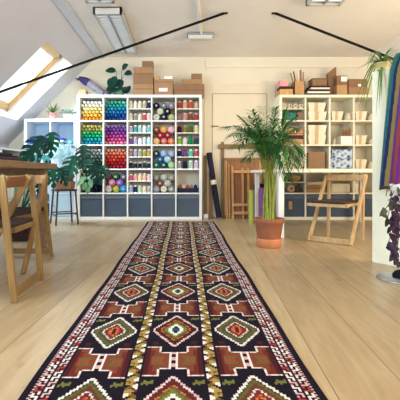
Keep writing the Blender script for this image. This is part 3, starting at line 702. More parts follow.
MB().box(x0 + .02, x1 - .03, YF + .03, YF + .26, z0, z0 + .13).build('cloth_stack', M_CREAM, label='pale folded cloth in the fourth row seen over the chair seat', cat='cloth', bevel=.02)

# lower white shelf under the skylight: contents
def clothbox(c, r, a, b, h, m, label, z=None):
    x0, x1, z0, z1 = SC.cell(c, r)
    MB().box(x0 + a, x0 + b, YF + .03, YF + .28, (z or z0), (z or z0) + h).build('folded_textile', m, label=label, cat='textile', group='textiles in the lower white shelf', bevel=.012)
    return (z or z0) + h
MBL = mat('bright_blue_cloth', (36, 76, 190), .8, .15, 30); MBD = mat('ink_blue_cloth', (30, 40, 100), .8, .15, 30)
z = clothbox(0, 0, .02, .21, .06, MBL, 'bright blue folded textile in the lower white shelf'); clothbox(0, 0, .03, .2, .045, MBD, 'dark blue textile on top of the bright blue one', z)
z = clothbox(1, 0, .02, .17, .035, MBD, 'dark blue textile, lowest in the second cube of the lower shelf'); z = clothbox(1, 0, .02, .17, .03, M_PAPER, 'white textile between two blue ones in the lower shelf', z); clothbox(1, 0, .025, .165, .035, MBL, 'blue textile topping the white one in the lower shelf', z)
x0, x1, z0, z1 = SC.cell(1, 0)
x0, x1, z0, z1 = SC.cell(1, 0); p = Vector((x0 + .25, YF + .10, z0))
t = E('trailing_pothos', p, 'small grey-green trailing plant spilling from the lower white shelf', 'potted plant')
MB().lathe([(.04, 0), (.055, .07), (.05, .07), (.045, .055), (.001, .055)], c=p, n=16).build('pot', M_TEAL, t, True)
mb = MB()
for k, (px, py, d_) in enumerate([(60, 146, (-.8, -.4, -.3)), (64, 144, (-.5, -.5, .2)), (68, 143, (.7, -.5, .2)), (71, 146, (.9, -.4, -.2)), (66, 149, (.2, -.6, -.7)), (62, 151, (-.6, -.5, -.6)), (70, 152, (.5, -.5, -.7)), (65, 155, (-.3, -.6, -.8)), (69, 157, (.3, -.6, -.8)), (60, 155, (-.7, -.5, -.4))]):
    e_ = at(px, py, YF - .02 - .01 * (k % 3)); mb.tube([p + Vector((0, -.02, .06)), (p + e_) / 2 + Vector((0, -.05, .06)), e_], .0025, 5)
    mb.leaf(e_, d_, (0, -.8, .5), .085, .06, .2, 5)
mb.build('leaves', mat('sage_leaf', (96, 134, 124), .6, .25), t, True)
M_ICE = mat('ice_blue_door', (178, 206, 222), .5, .02)
for r in (1, 2, 3):
    x0, x1, z0, z1 = SC.cell(1, r)
    f = MB().box(x0 + .003, x1 - .003, YF + .004, YF + .02, z0 + .003, z1 - .003).build('door', M_ICE, SC.t, True, bevel=.003)
    MB().lathe([(.008, 0), (.012, .012), (.009, .02)], n=10, M=Matrix.Translation((x0 + .04 - wloc(SC.t).x, .004, (z0 + z1) / 2)) @ Matrix.Rotation(math.radians(90), 4, 'X')).build('knob', M_ALU, f)
for r, m, n_ in ((1, M_TEAL, 'teal plastic tub in the second row of the lower white shelf'), (2, M_PAPER, 'white plastic tub in the third row of the lower white shelf'), (3, M_SLATE2, 'slate tub at the bottom of the lower white shelf')):
    x0, x1, z0, z1 = SC.cell(0, r); t = E('plastic_tub', ((x0 + x1) / 2, YF + .2, z0), n_, 'tub')
    MB().frustum((x0 + x1) / 2, YF + .2, z0, z0 + .2, .13, .14, .15, .16).build('body', m, t, True, bevel=.01)
    MB().box(x0 + .012, x1 - .012, YF + .03, YF + .37, z0 + .2, z0 + .215).build('lid', M_WHITE, t, True, bevel=.004)
# small plants on the lower shelf
def blade_plant(name, base, label, pot_m, pr, ph, nbl, ln, w_, ma, seed, lean=None, rise=.9, dr=(.5, 1.0)):
    rnd = random.Random(seed)
    t = E(name, base, label, 'potted plant')
    b = Vector(base)
    MB().lathe([(pr * .72, 0), (pr * .98, ph * .86), (pr * 1.06, ph * .87), (pr * 1.06, ph), (pr * .92, ph), (pr * .88, ph * .85), (.001, ph * .84)], c=b, n=20).build('pot', pot_m, t, True)
    MB().lathe([(pr * .9, ph * .86), (.001, ph * .88)], c=b, n=16).build('soil', M_SOIL, t, True)
    mb = MB()
    for i in range(nbl):
        az = rnd.uniform(0, 2 * math.pi); el = rnd.uniform(.5, 1.3) * rise
        d_ = Vector((math.cos(az) * math.cos(el), math.sin(az) * math.cos(el), math.sin(el)))
        if lean: d_ = d_ + Vector(lean) * rnd.uniform(.2, 1)
        mb.m = rnd.randint(0, 1)
        mb.leaf(b + Vector((0, 0, ph * .86)), d_, (0, 0, 1), ln * rnd.uniform(.6, 1.1), w_, rnd.uniform(*dr), 7, 'blade')
    mb.build('leaves', ma, t, True)
    return t
p = at(52.5, 119, YF + .12); p.z = TOPC
blade_plant('spider_plant', p, 'small spider plant in a pink pot on the lower white shelf', mat('pink_pot', (206, 142, 130), .6, .08), .055, .10, 34, .22, .026, [M_SPIDERD, M_SPIDER], 3, rise=1.05, dr=(.05, .55))
p = at(68.5, 119, YF + .12); p.z = TOPC
t = E('seedling_pot', p, 'wide white pot of small grey-green seedlings on the lower white shelf', 'potted plant')
MB().lathe([(.05, 0), (.075, .055), (.078, .07), (.07, .07), (.066, .05), (.001, .05)], c=p, n=18).build('pot', M_WHITE, t, True)
MB().lathe([(.066, .052), (.001, .054)], c=p, n=14).build('soil', M_SOIL, t, True)
mb = MB()
for i in range(7):
    az = i * .9; q = p + Vector((.04 * math.cos(az), .04 * math.sin(az), .05)); top = q + Vector((.03 * math.cos(az), .03 * math.sin(az), .05 + .012 * (i % 4)))
    mb.tube([q, top], .002, 5)
    for sg in (-1, 1): mb.leaf(top, (sg * .9, -.3, .3), (0, -.7, .7), .07, .045, .3, 4)
mb.build('leaves', mat('grey_green_leaf', (84, 108, 98), .6, .2), t, True)

# things on the yarn shelf top, window end
p = at(83, 96, YF + .1)
MB().box(p.x - .06, p.x + .055, YF + .05, YF + .2, TOPA, TOPA + .085).build('wooden_box', M_KRAFT3, label='small tan wooden box at the window end of the yarn shelf top', cat='box', bevel=.008)
t = E('rolled_textile', (at(92, 96, YF + .2).x, YF + .26, TOPA), 'grey rolled textile with a purple end leaning over the tan box', 'rolled textile')
q0, q1, q2 = at(103.5, 94, YF + .16), at(89, 83, YF + .16), at(79, 78, YF + .16)
q0.z = TOPA + .045
MB().tube([q0, (q0 + q1) / 2, q1], [.045, .062, .058], 12).build('roll', mat('grey_mauve_cloth', (128, 122, 130), .85, .2, 30, .2), t, True)
mb = MB().tube([q1, q1 + (q2 - q1) * .4, q2], [.058, .06, .03], 10)
for k in range(5): mb.leaf(q1 + (q2 - q1) * (.4 + .1 * k), (-1, -.3 + .15 * k, .25 - .2 * (k % 2)), (0, 0, 1), .12, .05, .1, 4)
mb.build('tassel_end', mat('indigo_cloth', (44, 36, 84), .85, .3, 30, .2), t, True)
p = at(107.5, 96, YF + .1); p.z = TOPA
blade_plant('small_succulent', p, 'small dark succulent in a mauve pot beside the rubber plant', mat('mauve_pot', (120, 96, 112), .6, .1), .045, .06, 14, .13, .02, [M_RUBBER, M_BAG], 11, rise=1.2)
p = at(119, 96, YF + .15); p.z = TOPA
t = E('rubber_plant', p, 'dark round-leaved plant in a green pot on the yarn shelf', 'potted plant')
MB().lathe([(.06, 0), (.085, .05), (.088, .11), (.094, .125), (.08, .125), (.076, .1), (.001, .1)], c=p, n=20).build('pot', mat('green_glazed_pot', (96, 134, 116), .3, .15), t, True)
MB().lathe([(.076, .102), (.001, .106)], c=p, n=16).build('soil', M_SOIL, t, True)
for (tx, ty, ln, w_, dxy) in [(116, 71, .13, .085, (-1, -.2, .15)), (122, 69.5, .12, .08, (.6, -.4, .5)), (124.5, 73, .10, .085, (1, -.3, -.05)), (113.5, 78, .13, .09, (-.3, -.4, -.9)), (117.5, 82, .14, .09, (-.3, -.5, -.8)), (112.5, 87, .1, .08, (-.4, -.5, -.6)), (125, 88, .09, .09, (.6, -.5, -.2)), (122.5, 87, .12, .1, (.2, -.8, -.3)), (118, 88, .12, .1, (-.4, -.8, -.2)), (115, 76, .15, .07, (-.1, -.5, -.9)), (119, 79, .13, .08, (.2, -.5, -.8)), (114, 84, .13, .08, (-.2, -.5, -.8)), (126, 90, .07, .07, (.1, -.6, -.5))]:
    e_ = at(tx, ty, YF + .12); s_ = p + Vector((random.uniform(-.03, .03), random.uniform(-.03, .03), .1))
    mb = MB(); mb.m = 1; mb.tube([s_, (s_ + e_) / 2 + Vector((0, 0, .02)), e_], .004, 6); mb.m = 0
    mb.leaf(e_, dxy, (0.1, -.8, .6), ln * 1.25, w_ * 1.55, .2, 7)
    mb.build('leaf', [M_RUBBER, M_PALMD], t, True)

# ------------------------------------------------------------------ kilim runner
PAL = {k: L(v)[:3] for k, v in dict(K=(26, 20, 32), W=(232, 224, 214), P=(214, 170, 168), R=(108, 42, 36), D=(72, 28, 30), B=(124, 66, 44), O=(206, 122, 48), G=(110, 124, 58),
       g=(66, 78, 48), Y=(170, 140, 70), o=(106, 90, 48), T=(40, 84, 92), M=(92, 40, 38), r=(166, 60, 52), y=(112, 112, 56), b=(96, 62, 36)).items()}
BAND = ['YYYWW', 'YYYWW', 'KYYYW', 'KKYYo', 'WKKoo', 'WWooo', 'WWYoK', 'YYYKK', 'YYYYR', 'oYYRR', 'ooRRW', 'KooWW', 'KKYWW', 'YYYYW', 'YoYKK', 'ooYYK']
HOOK = ['PPP', 'PKK', 'PKP', 'KKP']
DOG = ['..y.y', 'yyyyy', 'yyyy.', 'y..y.']
def cross_in(dx_, e_): return (6.5 <= dx_ <= 12.6 and e_ <= 14.2) or (1.0 <= dx_ < 6.5 and e_ <= 7.6)
def field(ix, jy, central):
    dx_ = abs(ix - 12.5); sx = 1 if ix > 12.5 else -1
    k = (jy % 69) - 34                                    # -34..34, 0 at the diamond's centre
    n = jy // 69
    dy = abs(k); e_ = 34.5 - dy
    sgn = 1 if k > 0 else -1
    m = max(dx_, .2) / 12.4 + max(0, dy - 1.5) / 20.0
    if m <= 1.0:
        if central:
            if m > .885: return 'P' if (ix + jy) % 3 else 'W'
            if m > .66: return 'M' if n % 2 else 'D'
            if m > .59: return 'O' if (ix + jy) % 2 else 'B'
            if m > .47: return 'o' if n % 2 else 'b'
            if m > .33: return 'G'
            if m > .17: return 'W'
            return 'T' if dy < 2 and dx_ < 2 else 'K'
        if m > .885: return 'W'
        if m > .68: return 'g' if m > .78 else 'o'
        if m > .50: return 'b' if n % 2 else 'g'
        if m > .42: return 'W' if (ix + jy) % 2 else 'P'
        if m > .27: return 'R'
        if m > .12: return 'O' if (ix * jy) % 3 else 'r'
        return 'D' if dx_ < 1 else 'O'
    if dx_ < 1.0 and e_ < 14: return 'K' if (jy // 3) % 2 or e_ > 8 else 'P'
    if cross_in(dx_, e_):
        if not (cross_in(dx_ - 1, e_) or dx_ < 2) or not cross_in(dx_, e_ + 1) or dx_ < 2.2: return 'W' if dx_ < 2.2 or not (ix + jy) % 4 == 0 else 'P'
        if dx_ > 11.4: return 'D'
        if e_ < 6 and 3.5 < dx_ < 10 and (abs(e_ - 3) < 1.2): return 'o'
        if e_ < 2 and 5 < dx_ < 10.5: return 'r' if (ix % 2) else 'o'
        if e_ > 10: return 'R' if sgn > 0 else 'B'
        return 'B' if dx_ < 9 else 'R'
    if 8 <= dx_ <= 12.6 and sgn > 0 and 14 <= dy <= 17:
        a = int(12.6 - dx_) if sx > 0 else int(dx_ - 7.6)
        if DOG[int(dy - 14)][min(4, max(0, a))] == 'y': return 'y'
    if 8 <= dx_ <= 11 and sgn < 0 and 15 <= dy <= 18: return 'D'
    return 'K'
NX, C_ = 116, .00792
X0R, Y0R = -.4885, .80
PHASE = int(round((1.747 - Y0R) / C_ / (1.0155))) - 34
CY_ = .555 / 69
NYR = int((5.56 - Y0R) / CY_)
PH = int(round((1.747 - .036 - Y0R) / CY_)) - 34
def rug_col(i, j):
    jj = j - PH + 690
    if j < 3 or j > NYR - 4: return 'K'
    if i < 3 or i >= NX - 3: return 'K'
    if i < 11 or i >= NX - 11:
        a = i - 3 if i < 11 else NX - 4 - i
        if a == 4: return 'K'
        if a == 0: return 'P' if jj % 2 else 'K'
        c = HOOK[jj % 4][a - 1] if a < 4 else HOOK[(jj + 2) % 4][7 - a]
        if c == 'P': return 'WPWWrP'[(jj // 4 + (0 if a < 4 else 2)) % 6]
        return c
    if i in (11, NX - 12): return 'K'
    u = i - 12
    c, f = divmod(u, 33)
    if f < 26: return field(f, jj + (2 if c == 0 else 0), c == 1)
    g = f - 26
    if g in (0, 6): return 'K'
    return BAND[(jj + (0 if c == 0 else 8)) % 16][g - 1 if c == 0 else 5 - g]
verts = []; faces = []; cols = []
for j in range(NYR + 1):
    for i in range(NX + 1):
        x = X0R + i * C_; yy = Y0R + j * CY_
        wob = .003 * math.sin(yy * 3.1) + .002 * math.sin(yy * 7.7)
        verts.append((x + wob, yy, .009 + .0012 * math.sin(x * 9 + yy * 4)))
for j in range(NYR):
    for i in range(NX):
        a = j * (NX + 1) + i
        faces.append((a, a + 1, a + NX + 2, a + NX + 1)); cols.append(PAL[rug_col(i, j)])
rim = [i for i in range(NX + 1)] + [j * (NX + 1) + NX for j in range(1, NYR + 1)] + [NYR * (NX + 1) + i for i in range(NX - 1, -1, -1)] + [j * (NX + 1) for j in range(NYR - 1, 0, -1)]
o0 = len(verts)
for i in rim: verts.append((verts[i][0], verts[i][1], 0.0005))
nr = len(rim)
for k in range(nr):
    faces.append((rim[k], o0 + k, o0 + (k + 1) % nr, rim[(k + 1) % nr])); cols.append(PAL['K'])
def attr_obj(name, verts, faces, cols, m, parent=None, smooth=False):
    me = bpy.data.meshes.new(name); me.from_pydata(verts, [], faces)
    ca = me.color_attributes.new('Col', 'FLOAT_COLOR', 'CORNER'); buf = []
    for f, c in zip(faces, cols): buf += [c[0], c[1], c[2], 1.0] * len(f)
    ca.data.foreach_set('color', buf); me.materials.append(m)
    if smooth: me.polygons.foreach_set('use_smooth', [True] * len(faces))
    me.update(); o = bpy.data.objects.new(name, me); COL.objects.link(o); o.parent = parent
    return o
rug = attr_obj('kilim_rug', verts, faces, cols, attr_mat('kilim_wool'))
tag(rug, 'long dark kilim runner with three columns of stepped diamonds on the oak floor', 'rug')

# ------------------------------------------------------------------ folding chairs
def folding_chair(label, loc, rotz, top_d, rear_d, front_bar, rear_bar, wm, bm, outer=0):
    t = E('folding_chair', loc, label, 'chair', 'wooden folding chairs', rotz=rotz)
    W = .205; HT = .665
    for s in (-1, 1):
        wa, wb = (W - .026, W + .012) if outer else (W, W - .027)
        MB().bar((s * wa, 0, 0.0), (s * wa, -top_d, HT), .024, .042).build('side_rail', wm, t, bevel=.004)
        MB().bar((s * wb, -rear_d, 0.0), (s * wb, -top_d + .005, HT - (.0 if outer else .07)), .022, .036).build('rear_leg', wm, t, bevel=.004)
    mb = MB(); a, b = -top_d - .0, -top_d + .055
    k = top_d / HT
    mb.bar((-W, -k * (HT - .035) + .012, HT - .035), (W, -k * (HT - .035) + .012, HT - .035), .018, .066, (0, 1, .2)); mb.build('backrest', bm, t, bevel=.005)
    zs = .385; ys = -zs * k
    fr = MB(); fr.box(-W + .004, W - .004, .03, .055, zs - .03, zs); fr.box(-W + .05, W - .05, -rear_d + .02, -rear_d + .045, zs - .03, zs)
    for s in (-1, 1): fr.box(s * (W - .062) - .012, s * (W - .062) + .012, -rear_d + .02, .05, zs - .03, zs)
    f = fr.build('seat_frame', wm, t, bevel=.003)
    MB().box(-W + .045, W - .045, -rear_d + .03, .045, zs, zs + .022).build('seat', M_CUSH, t, bevel=.008)
    if front_bar: MB().bar((-W, -.012, .03), (W, -.012, .03), .022, .052, (0, 1, 0)).build('stretcher', wm, t, bevel=.003)
    if rear_bar: MB().bar((-W + .03, -rear_d, .045), (W - .03, -rear_d, .045), .02, .045, (0, 1, 0)).build('stretcher', wm, t, bevel=.003)
    return t
def rz_of(f): return math.atan2(f[1], f[0]) - math.pi / 2
# right chair: front feet (1.26,4.0) and (1.56,3.72)
folding_chair('pale wooden folding chair with dark seat in front of the white table', (1.41, 3.86, 0), rz_of((-.68, -.73)), .42, .39, True, False, M_CHAIR, M_CHAIR)
# left chair: rear feet near X=-.88
folding_chair('folding chair nearest the camera, tucked sideways under the wooden table', (-1.31, 2.30, 0), rz_of((-1, -.03)), .36, .42, False, True, M_CHAIRD, M_CHAIRX, 1)
folding_chair('pale-topped folding chair behind the nearest one at the wooden table', (-1.28, 2.70, 0), rz_of((-.06, -1)), .40, .56, False, True, M_CHAIRD, M_CHAIR)

# ------------------------------------------------------------------ tables
t = E('work_table', (1.7, 4.9, 0), 'large white worktable behind the folding chair', 'table')
MB().box(.965, 2.55, 4.15, 5.72, .685, .72).build('table_top', M_WHITEW, t, True, bevel=.003)
for x in (1.03, 2.48):
    for y in (4.21, 5.56): MB().box(x - .028, x + .028, y - .028, y + .028, 0, .685).build('leg', M_WHITE, t, True, bevel=.003)
t = E('wooden_table', (-1.6, 2.8, 0), 'brown wooden table with a thick top by the skylight side', 'table')
MB().box(-2.05, -1.15, 1.7, 3.66, .715, .765).build('table_top', M_TABLE, t, True, bevel=.004)
for x in (-1.24, -1.97):
    for y in (1.80, 3.55): MB().box(x - .03, x + .03, y - .03, y + .03, 0, .715).build('leg', M_TABLE, t, True, bevel=.003)
MB().box(-1.97, -1.24, 1.77, 1.80, .62, .715).build('apron', M_TABLE, t, True); MB().box(-1.97, -1.24, 3.55, 3.58, .62, .715).build('apron', M_TABLE, t, True)
# things on the wooden table
p = at(0, 0, 3.0)
MB().box(-1.75, -1.30, 2.75, 3.25, .765, .80).build('folded_textile', M_BAG, label='dark maroon folded textile lying on the wooden table', cat='textile', bevel=.01)
MB().box(-1.68, -1.36, 2.85, 3.2, .80, .835).build('folded_textile', M_NAVY, label='navy folded textile on top of the maroon one on the table', cat='textile', bevel=.01)
for i, (px, m, nm, w_) in enumerate([(38.5, M_NAVY, 'navy', .012), (42, M_PAPER, 'white', .012), (46.5, M_MOND, 'dark green', .014), (50, M_NAVY, 'ink blue', .010), (52.5, M_PAPER, 'cream', .010)]):
    q = at(px, 0, 3.56)
    MB().lathe([(w_, 0), (w_, .016), (w_ * .5, .02), (w_ * .5, .03), (w_ * .7, .034)], c=(q.x, 3.56, .765), n=12).build('bobbin', m, label='small %s bobbin standing at the far end of the wooden table' % nm, cat='bobbin', group='bobbins on the wooden table')

# low white shelving by the knee wall
t = E('low_shelf', (-2.45, 4.95, 0), 'low white open shelf along the wall under the skylight', 'shelf unit')
for z in (.0, .30, .66, .98): MB().box(-2.66, -2.27, 4.25, 5.75, z, z + .025).build('shelf_board', M_WHITE, t, True)
for y in (4.25, 5.0, 5.725): MB().box(-2.66, -2.27, y, y + .025, .025, .98).build('upright', M_WHITE, t, True)
for i, (y, m, nm) in enumerate([(5.08, M_BAG, 'maroon'), (5.30, M_NAVY, 'navy'), (5.52, M_MOND, 'dark green')]):
    MB().box(-2.62, -2.30, y, y + .19, .686, .92).build('fabric_bolt', m, label='%s fabric bolt on the top level of the low white shelf' % nm, cat='fabric bolt', group='bolts on the low white shelf', bevel=.02)
for i, (y, m, nm, h) in enumerate([(5.1, M_TEAL, 'teal', .14), (5.28, M_PAPER, 'white', .22), (5.45, M_WHITE, 'tall white', .25), (5.6, M_PALE, 'pale green', .18)]):
    MB().lathe([(.05, 0), (.058, .01), (.058, h * .75), (.035, h * .85), (.04, h)], c=(-2.36, y, .3265), n=16).build('jar', m, label='%s jar on the lower level of the low white shelf' % nm, cat='jar', group='jars on the low white shelf')

# bag on the floor
bx, by = -1.66, 4.06
t = E('shoulder_bag', (bx, by, 0), 'maroon shoulder bag on the floor behind the nearest folding chair', 'bag')
MB().frustum(bx, by, 0, .15, .115, .08, .105, .06).build('bag_body', M_BAG, t, True, bevel=.02)
MB().frustum(bx, by - .005, .11, .185, .118, .085, .09, .05).build('flap', M_BLKC, t, True, bevel=.015)
MB().tube([(bx - .1, by, .15), (bx - .06, by, .25), (bx + .02, by, .27), (bx + .1, by, .15)], .008).build('strap', M_BLKC, t, True)

# ------------------------------------------------------------------ stool with pot and monstera
sx_, sy_ = -1.585, 5.34
t = E('bar_stool', (sx_, sy_, 0), 'dark brown metal stool holding the potted monstera', 'stool', rotz=.55)
for a in (-1, 1):
    for b in (-1, 1): MB().tube([(a * .145, b * .145, 0), (a * .115, b * .115, .44)], .011).build('leg', M_STOOL, t)
MB().box(-.135, .135, -.135, .135, .44, .465).build('seat', M_STOOL, t, bevel=.005)
for a in (-1, 1): MB().tube([(a * .137, -.137, .13), (a * .137, .137, .13)], .008).build('stretcher', M_STOOL, t)
for b in (-1, 1): MB().tube([(-.137, b * .137, .15), (.137, b * .137, .15)], .008).build('stretcher', M_STOOL, t)
def leaf_part(mb_fn, t, ms): pass
t = E('potted_monstera', (sx_ + .01, sy_, .4665), 'monstera with big dark leaves in a wooden planter on the stool', 'potted plant')
c0 = Vector((sx_ + .01, sy_, .4665))
MB().frustum(c0.x, c0.y, .4665, .4665 + .10, .10, .10, .115, .11).build('planter', M_KRAFT, t, True, bevel=.006)
MB().lathe([(.07, .0), (.085, .1), (.09, .19), (.08, .19), (.075, .17), (.001, .17)], c=c0 + Vector((.02, 0, .0)), n=20).build('pot', M_TERRA, t, True)
MB().lathe([(.075, .172), (.001, .178)], c=c0 + Vector((.02, 0, 0)), n=16).build('soil', M_SOIL, t, True)
for (bx_, by_, Y_, ln, w_, d_) in [(76, 156, 5.15, .27, .26, (-.3, -.4, -.85)), (84, 145, 5.2, .26, .22, (.1, -.5, -.85)), (93, 165, 5.2, .22, .22, (.45, -.4, -.7)), (101, 166, 5.25, .15, .15, (.6, -.4, -.6)),
                                 (67, 168, 5.2, .15, .14, (-.5, -.5, -.6)), (86, 160, 5.3, .17, .17, (.5, -.4, -.6))]:
    e_ = at(bx_, by_, Y_); s_ = c0 + Vector((.02, 0, .17)); mb = MB(); mb.m = 1
    mb.tube([s_, (s_ + e_) / 2 + Vector((0, .03, .08)), e_], .006, 6); mb.m = random.choice((0, 2))
    mb.monstera(e_, d_, (0.05, -.9, .5), ln, w_)
    mb.build('leaf', [M_MON, M_PALMD, M_MOND], t, True)
mb = MB()
for (bx_, by_, d_) in [(86, 177, (-.6, -.5, -.4)), (88, 176, (.6, -.5, -.3)), (90, 180, (.3, -.6, -.7)), (86, 182, (-.2, -.6, -.8)), (91, 176, (.9, -.3, 0)), (84, 180, (-.8, -.4, -.5)), (88, 186, (.1, -.6, -.8))]:
    mb.leaf(at(bx_, by_, 5.2), d_, (0, -.8, .5), .11, .07, .2, 6)
mb.tube([c0 + Vector((.02, 0, .17)), at(82, 172, 5.22), at(88, 180, 5.2)], .004, 6)
mb.build('pale_leaves', M_PALE, t, True)

# tall monstera on the floor behind the table
c0 = Vector((-1.92, 4.75, 0))
t = E('potted_monstera', c0, 'tall split-leaf monstera in a dark floor pot behind the wooden table', 'potted plant')
MB().lathe([(.11, 0), (.14, .2), (.15, .26), (.135, .26), (.13, .22), (.001, .22)], c=c0, n=22).build('pot', mat('charcoal_pot', (60, 66, 70), .6, .1), t, True)
MB().lathe([(.13, .222), (.001, .228)], c=c0, n=16).build('soil', M_SOIL, t, True)
for (bx_, by_, Y_, ln, w_, d_) in [(45, 137, 4.5, .31, .30, (-.5, -.55, -.65)), (52, 132, 4.6, .24, .2, (.12, -.5, -.85)), (31, 150, 4.6, .16, .15, (-.6, -.4, -.6)),
                                 (53, 166, 4.55, .2, .2, (.2, -.5, -.8)), (59, 168, 4.6, .18, .17, (.5, -.4, -.7)), (48, 172, 4.6, .2, .18, (-.3, -.5, -.8))]:
    e_ = at(bx_, by_, Y_); s_ = c0 + Vector((0, 0, .22)); mb = MB(); mb.m = 1
    mb.tube([s_, s_ + (e_ - s_) * .55 + Vector((0, .04, .08)), e_], .007, 6); mb.m = random.choice((0, 0, 2))
    mb.monstera(e_, d_, (0.05, -.9, .5), ln, w_)
    mb.build('leaf', [M_MON, M_PALMD, M_MOND], t, True)

# ------------------------------------------------------------------ palm
pc = Vector((.795, 3.7, 0))
t = E('potted_palm', pc, 'tall areca palm in a terracotta pot beside the rug', 'potted palm')
MB().lathe([(.10, 0), (.112, .006), (.119, .07), (.118, .08), (.110, .08), (.104, .02), (.001, .018)], c=pc, n=28).build('saucer', M_TERRAL, t, True)
MB().lathe([(.098, .02), (.107, .08), (.128, .215), (.136, .222), (.141, .258), (.137, .264), (.128, .264), (.12, .225), (.001, .222)], c=pc, n=28).build('pot', M_TERRA, t, True)
MB().lathe([(.122, .226), (.06, .236), (.001, .236)], c=pc, n=20).build('soil', M_SOIL, t, True)
rnd = random.Random(5)
def frond(base, tip, arch, m_i, nl=20, ll=.15):
    base, tip = Vector(base), Vector(tip); mb = MB(); pts = []
    for i in range(13):
        s = i / 12
        p = base.lerp(tip, s) + Vector((0, 0, arch * 4 * s * (1 - s) * (1 - .25 * s)))
        pts.append(p)
    mb.m = 2; mb.tube(pts, [.005 * (1 - .75 * i / 12) for i in range(13)], 5)
    for i in range(nl):
        s = .22 + .78 * i / (nl - 1); f = s * 12; k = min(11, int(f)); p = pts[k].lerp(pts[k + 1], f - k)
        tg = (pts[k + 1] - pts[k]).normalized(); sd = tg.cross(Vector((0, 0, 1)))
        if sd.length < .1: sd = tg.cross(Vector((0, 1, 0)))
        sd.normalize()
        l_ = ll * (0.55 + .9 * math.sin(math.pi * min(1, s * .95)) ** .8) * rnd.uniform(.85, 1.1)
        for g in (-1, 1):
            mb.m = m_i if rnd.random() < .7 else 1 - m_i
            dv = tg * rnd.uniform(.5, .9) + sd * g * rnd.uniform(.7, 1.0) + Vector((0, 0, rnd.uniform(.05, .35)))
            mb.leaf(p, dv, (0, 0, 1), l_, .017, rnd.uniform(.25, .6), 4, 'blade', .3)
    return mb
canes = []
for i in range(10):
    az = i * 2.4; r = .012 + .004 * i
    b = pc + Vector((r * math.cos(az), r * math.sin(az), .225)); tp = pc + Vector((.01 + r * 1.2 * math.cos(az) + rnd.uniform(-.02, .02), r * 1.2 * math.sin(az), rnd.uniform(.55, .72)))
    MB().tube([b, b.lerp(tp, .5) + Vector((rnd.uniform(-.01, .01), 0, 0)), tp], [.012, .011, .007], 8).build('cane', M_CANE, t, True); canes.append(tp)
tips = [(225, 127, 3.55, .16), (233, 136, 3.4, .18), (240, 118, 3.75, .12), (238, 146, 3.5, .2), (252, 112, 3.6, .1), (250, 124, 3.2, .14), (263, 108, 3.9, .08), (275, 109, 3.7, .08), (287, 112, 3.65, .12), (297, 117, 3.6, .14),
        (299, 130, 3.8, .16), (301, 152, 3.7, .22), (293, 165, 3.5, .26), (284, 150, 3.2, .2), (262, 140, 3.1, .18), (247, 160, 3.6, .22), (304, 166, 3.9, .24), (288, 178, 3.5, .24), (272, 122, 4.1, .1), (244, 130, 4.1, .16), (290, 128, 4.1, .14), (248, 118, 3.5, .1), (258, 120, 3.3, .1), (246, 138, 3.3, .16), (254, 146, 3.25, .16), (240, 130, 3.6, .15), (262, 128, 3.2, .12), (270, 132, 3.3, .12), (256, 132, 3.8, .14), (280, 120, 3.4, .12), (284, 138, 3.5, .16), (250, 130, 3.9, .14), (275, 150, 3.25, .18)]
for i, (px, py, Y_, ar) in enumerate(tips):
    b = canes[i % len(canes)]
    frond(b, at(px, py, Y_), ar, i % 2, 25 if i < 12 else 22, .125).build('frond', [M_PALM, M_PALMD, M_CANE], t, True)

# ------------------------------------------------------------------ things leaning by the door
YD = 6.02
def lean_bar(px, pyt, w_, dpt, m, yb=YD, yt=YB - .03, pxt=None):
    b = at(px, 0, yb); b.z = 0.0; q = at(pxt if pxt is not None else px, pyt, yt)
    return MB().bar(b, q, w_, dpt, (1, 0, 0))
t = E('loom_frame', (.8, YD, 0), 'tall olive-brown wooden loom frame leaning against the door', 'loom')
lean_bar(222.5, 142, .045, .03, 0, 6.1, YB - .04).build('post', M_OLIVE, t, True, bevel=.003)
lean_bar(263, 142, .045, .03, 0, 6.1, YB - .04).build('post', M_OLIVE, t, True, bevel=.003)
p, q = at(218, 146.5, YB - .085), at(268, 146.5, YB - .085)
MB().bar(p, q, .03, .065, (0, 1, 0)).build('crossbar', M_OLIVE, t, True, bevel=.003)
t = E('framed_board', (.82, 5.98, 0), 'red-brown wooden panel in a frame leaning against the door', 'board')
def leanq(x0, x1, za, zb, ya, yb, th):   # leaning slab, ya at the floor and yb at z 0.92
    f = lambda z: ya + (yb - ya) * z / .92
    vs = [(x, f(z) + o, z) for o in (0, th) for z in (za, zb) for x in (x0, x1)]
    return MB().add(vs, [(0, 2, 3, 1)[::-1], (4, 5, 7, 6)[::-1], (0, 1, 5, 4)[::-1], (1, 3, 7, 5)[::-1], (3, 2, 6, 7)[::-1], (2, 0, 4, 6)[::-1]])
a, b = at(224.5, 0, YD).x, at(262, 0, YD).x
leanq(a + .03, b - .03, .06, .87, 5.995, 6.10, .01).build('backing', M_FRAMED, t, True)
for (xa, xb, za, zb) in [(a, a + .035, 0, .91), (b - .035, b, 0, .91), (a, b, .872, .91), (a, b, 0, .05)]:
    leanq(xa, xb, za, zb, 5.985, 6.09, .025).build('frame_bar', M_FRAME if za < .1 and zb > .5 else M_FRAMED, t, True)
t = E('tapestry_frame', (.95, 5.9, 0), 'light wooden tapestry frame with two low crossbars by the door', 'loom')
for px, zt in ((232.8, .79), (243, .75), (248.8, .75)):
    xa = at(px, 0, 5.93).x; leanq(xa - .016, xa + .016, 0, zt, 5.91, 6.0, .02).build('post', M_FRAME, t, True)
xa, xb = at(232, 0, 5.93).x, at(256, 0, 5.93).x
for za in (.07, .19, .68): leanq(xa, xb, za, za + .04, 5.885, 5.975, .02).build('crossbar', M_FRAME, t, True)
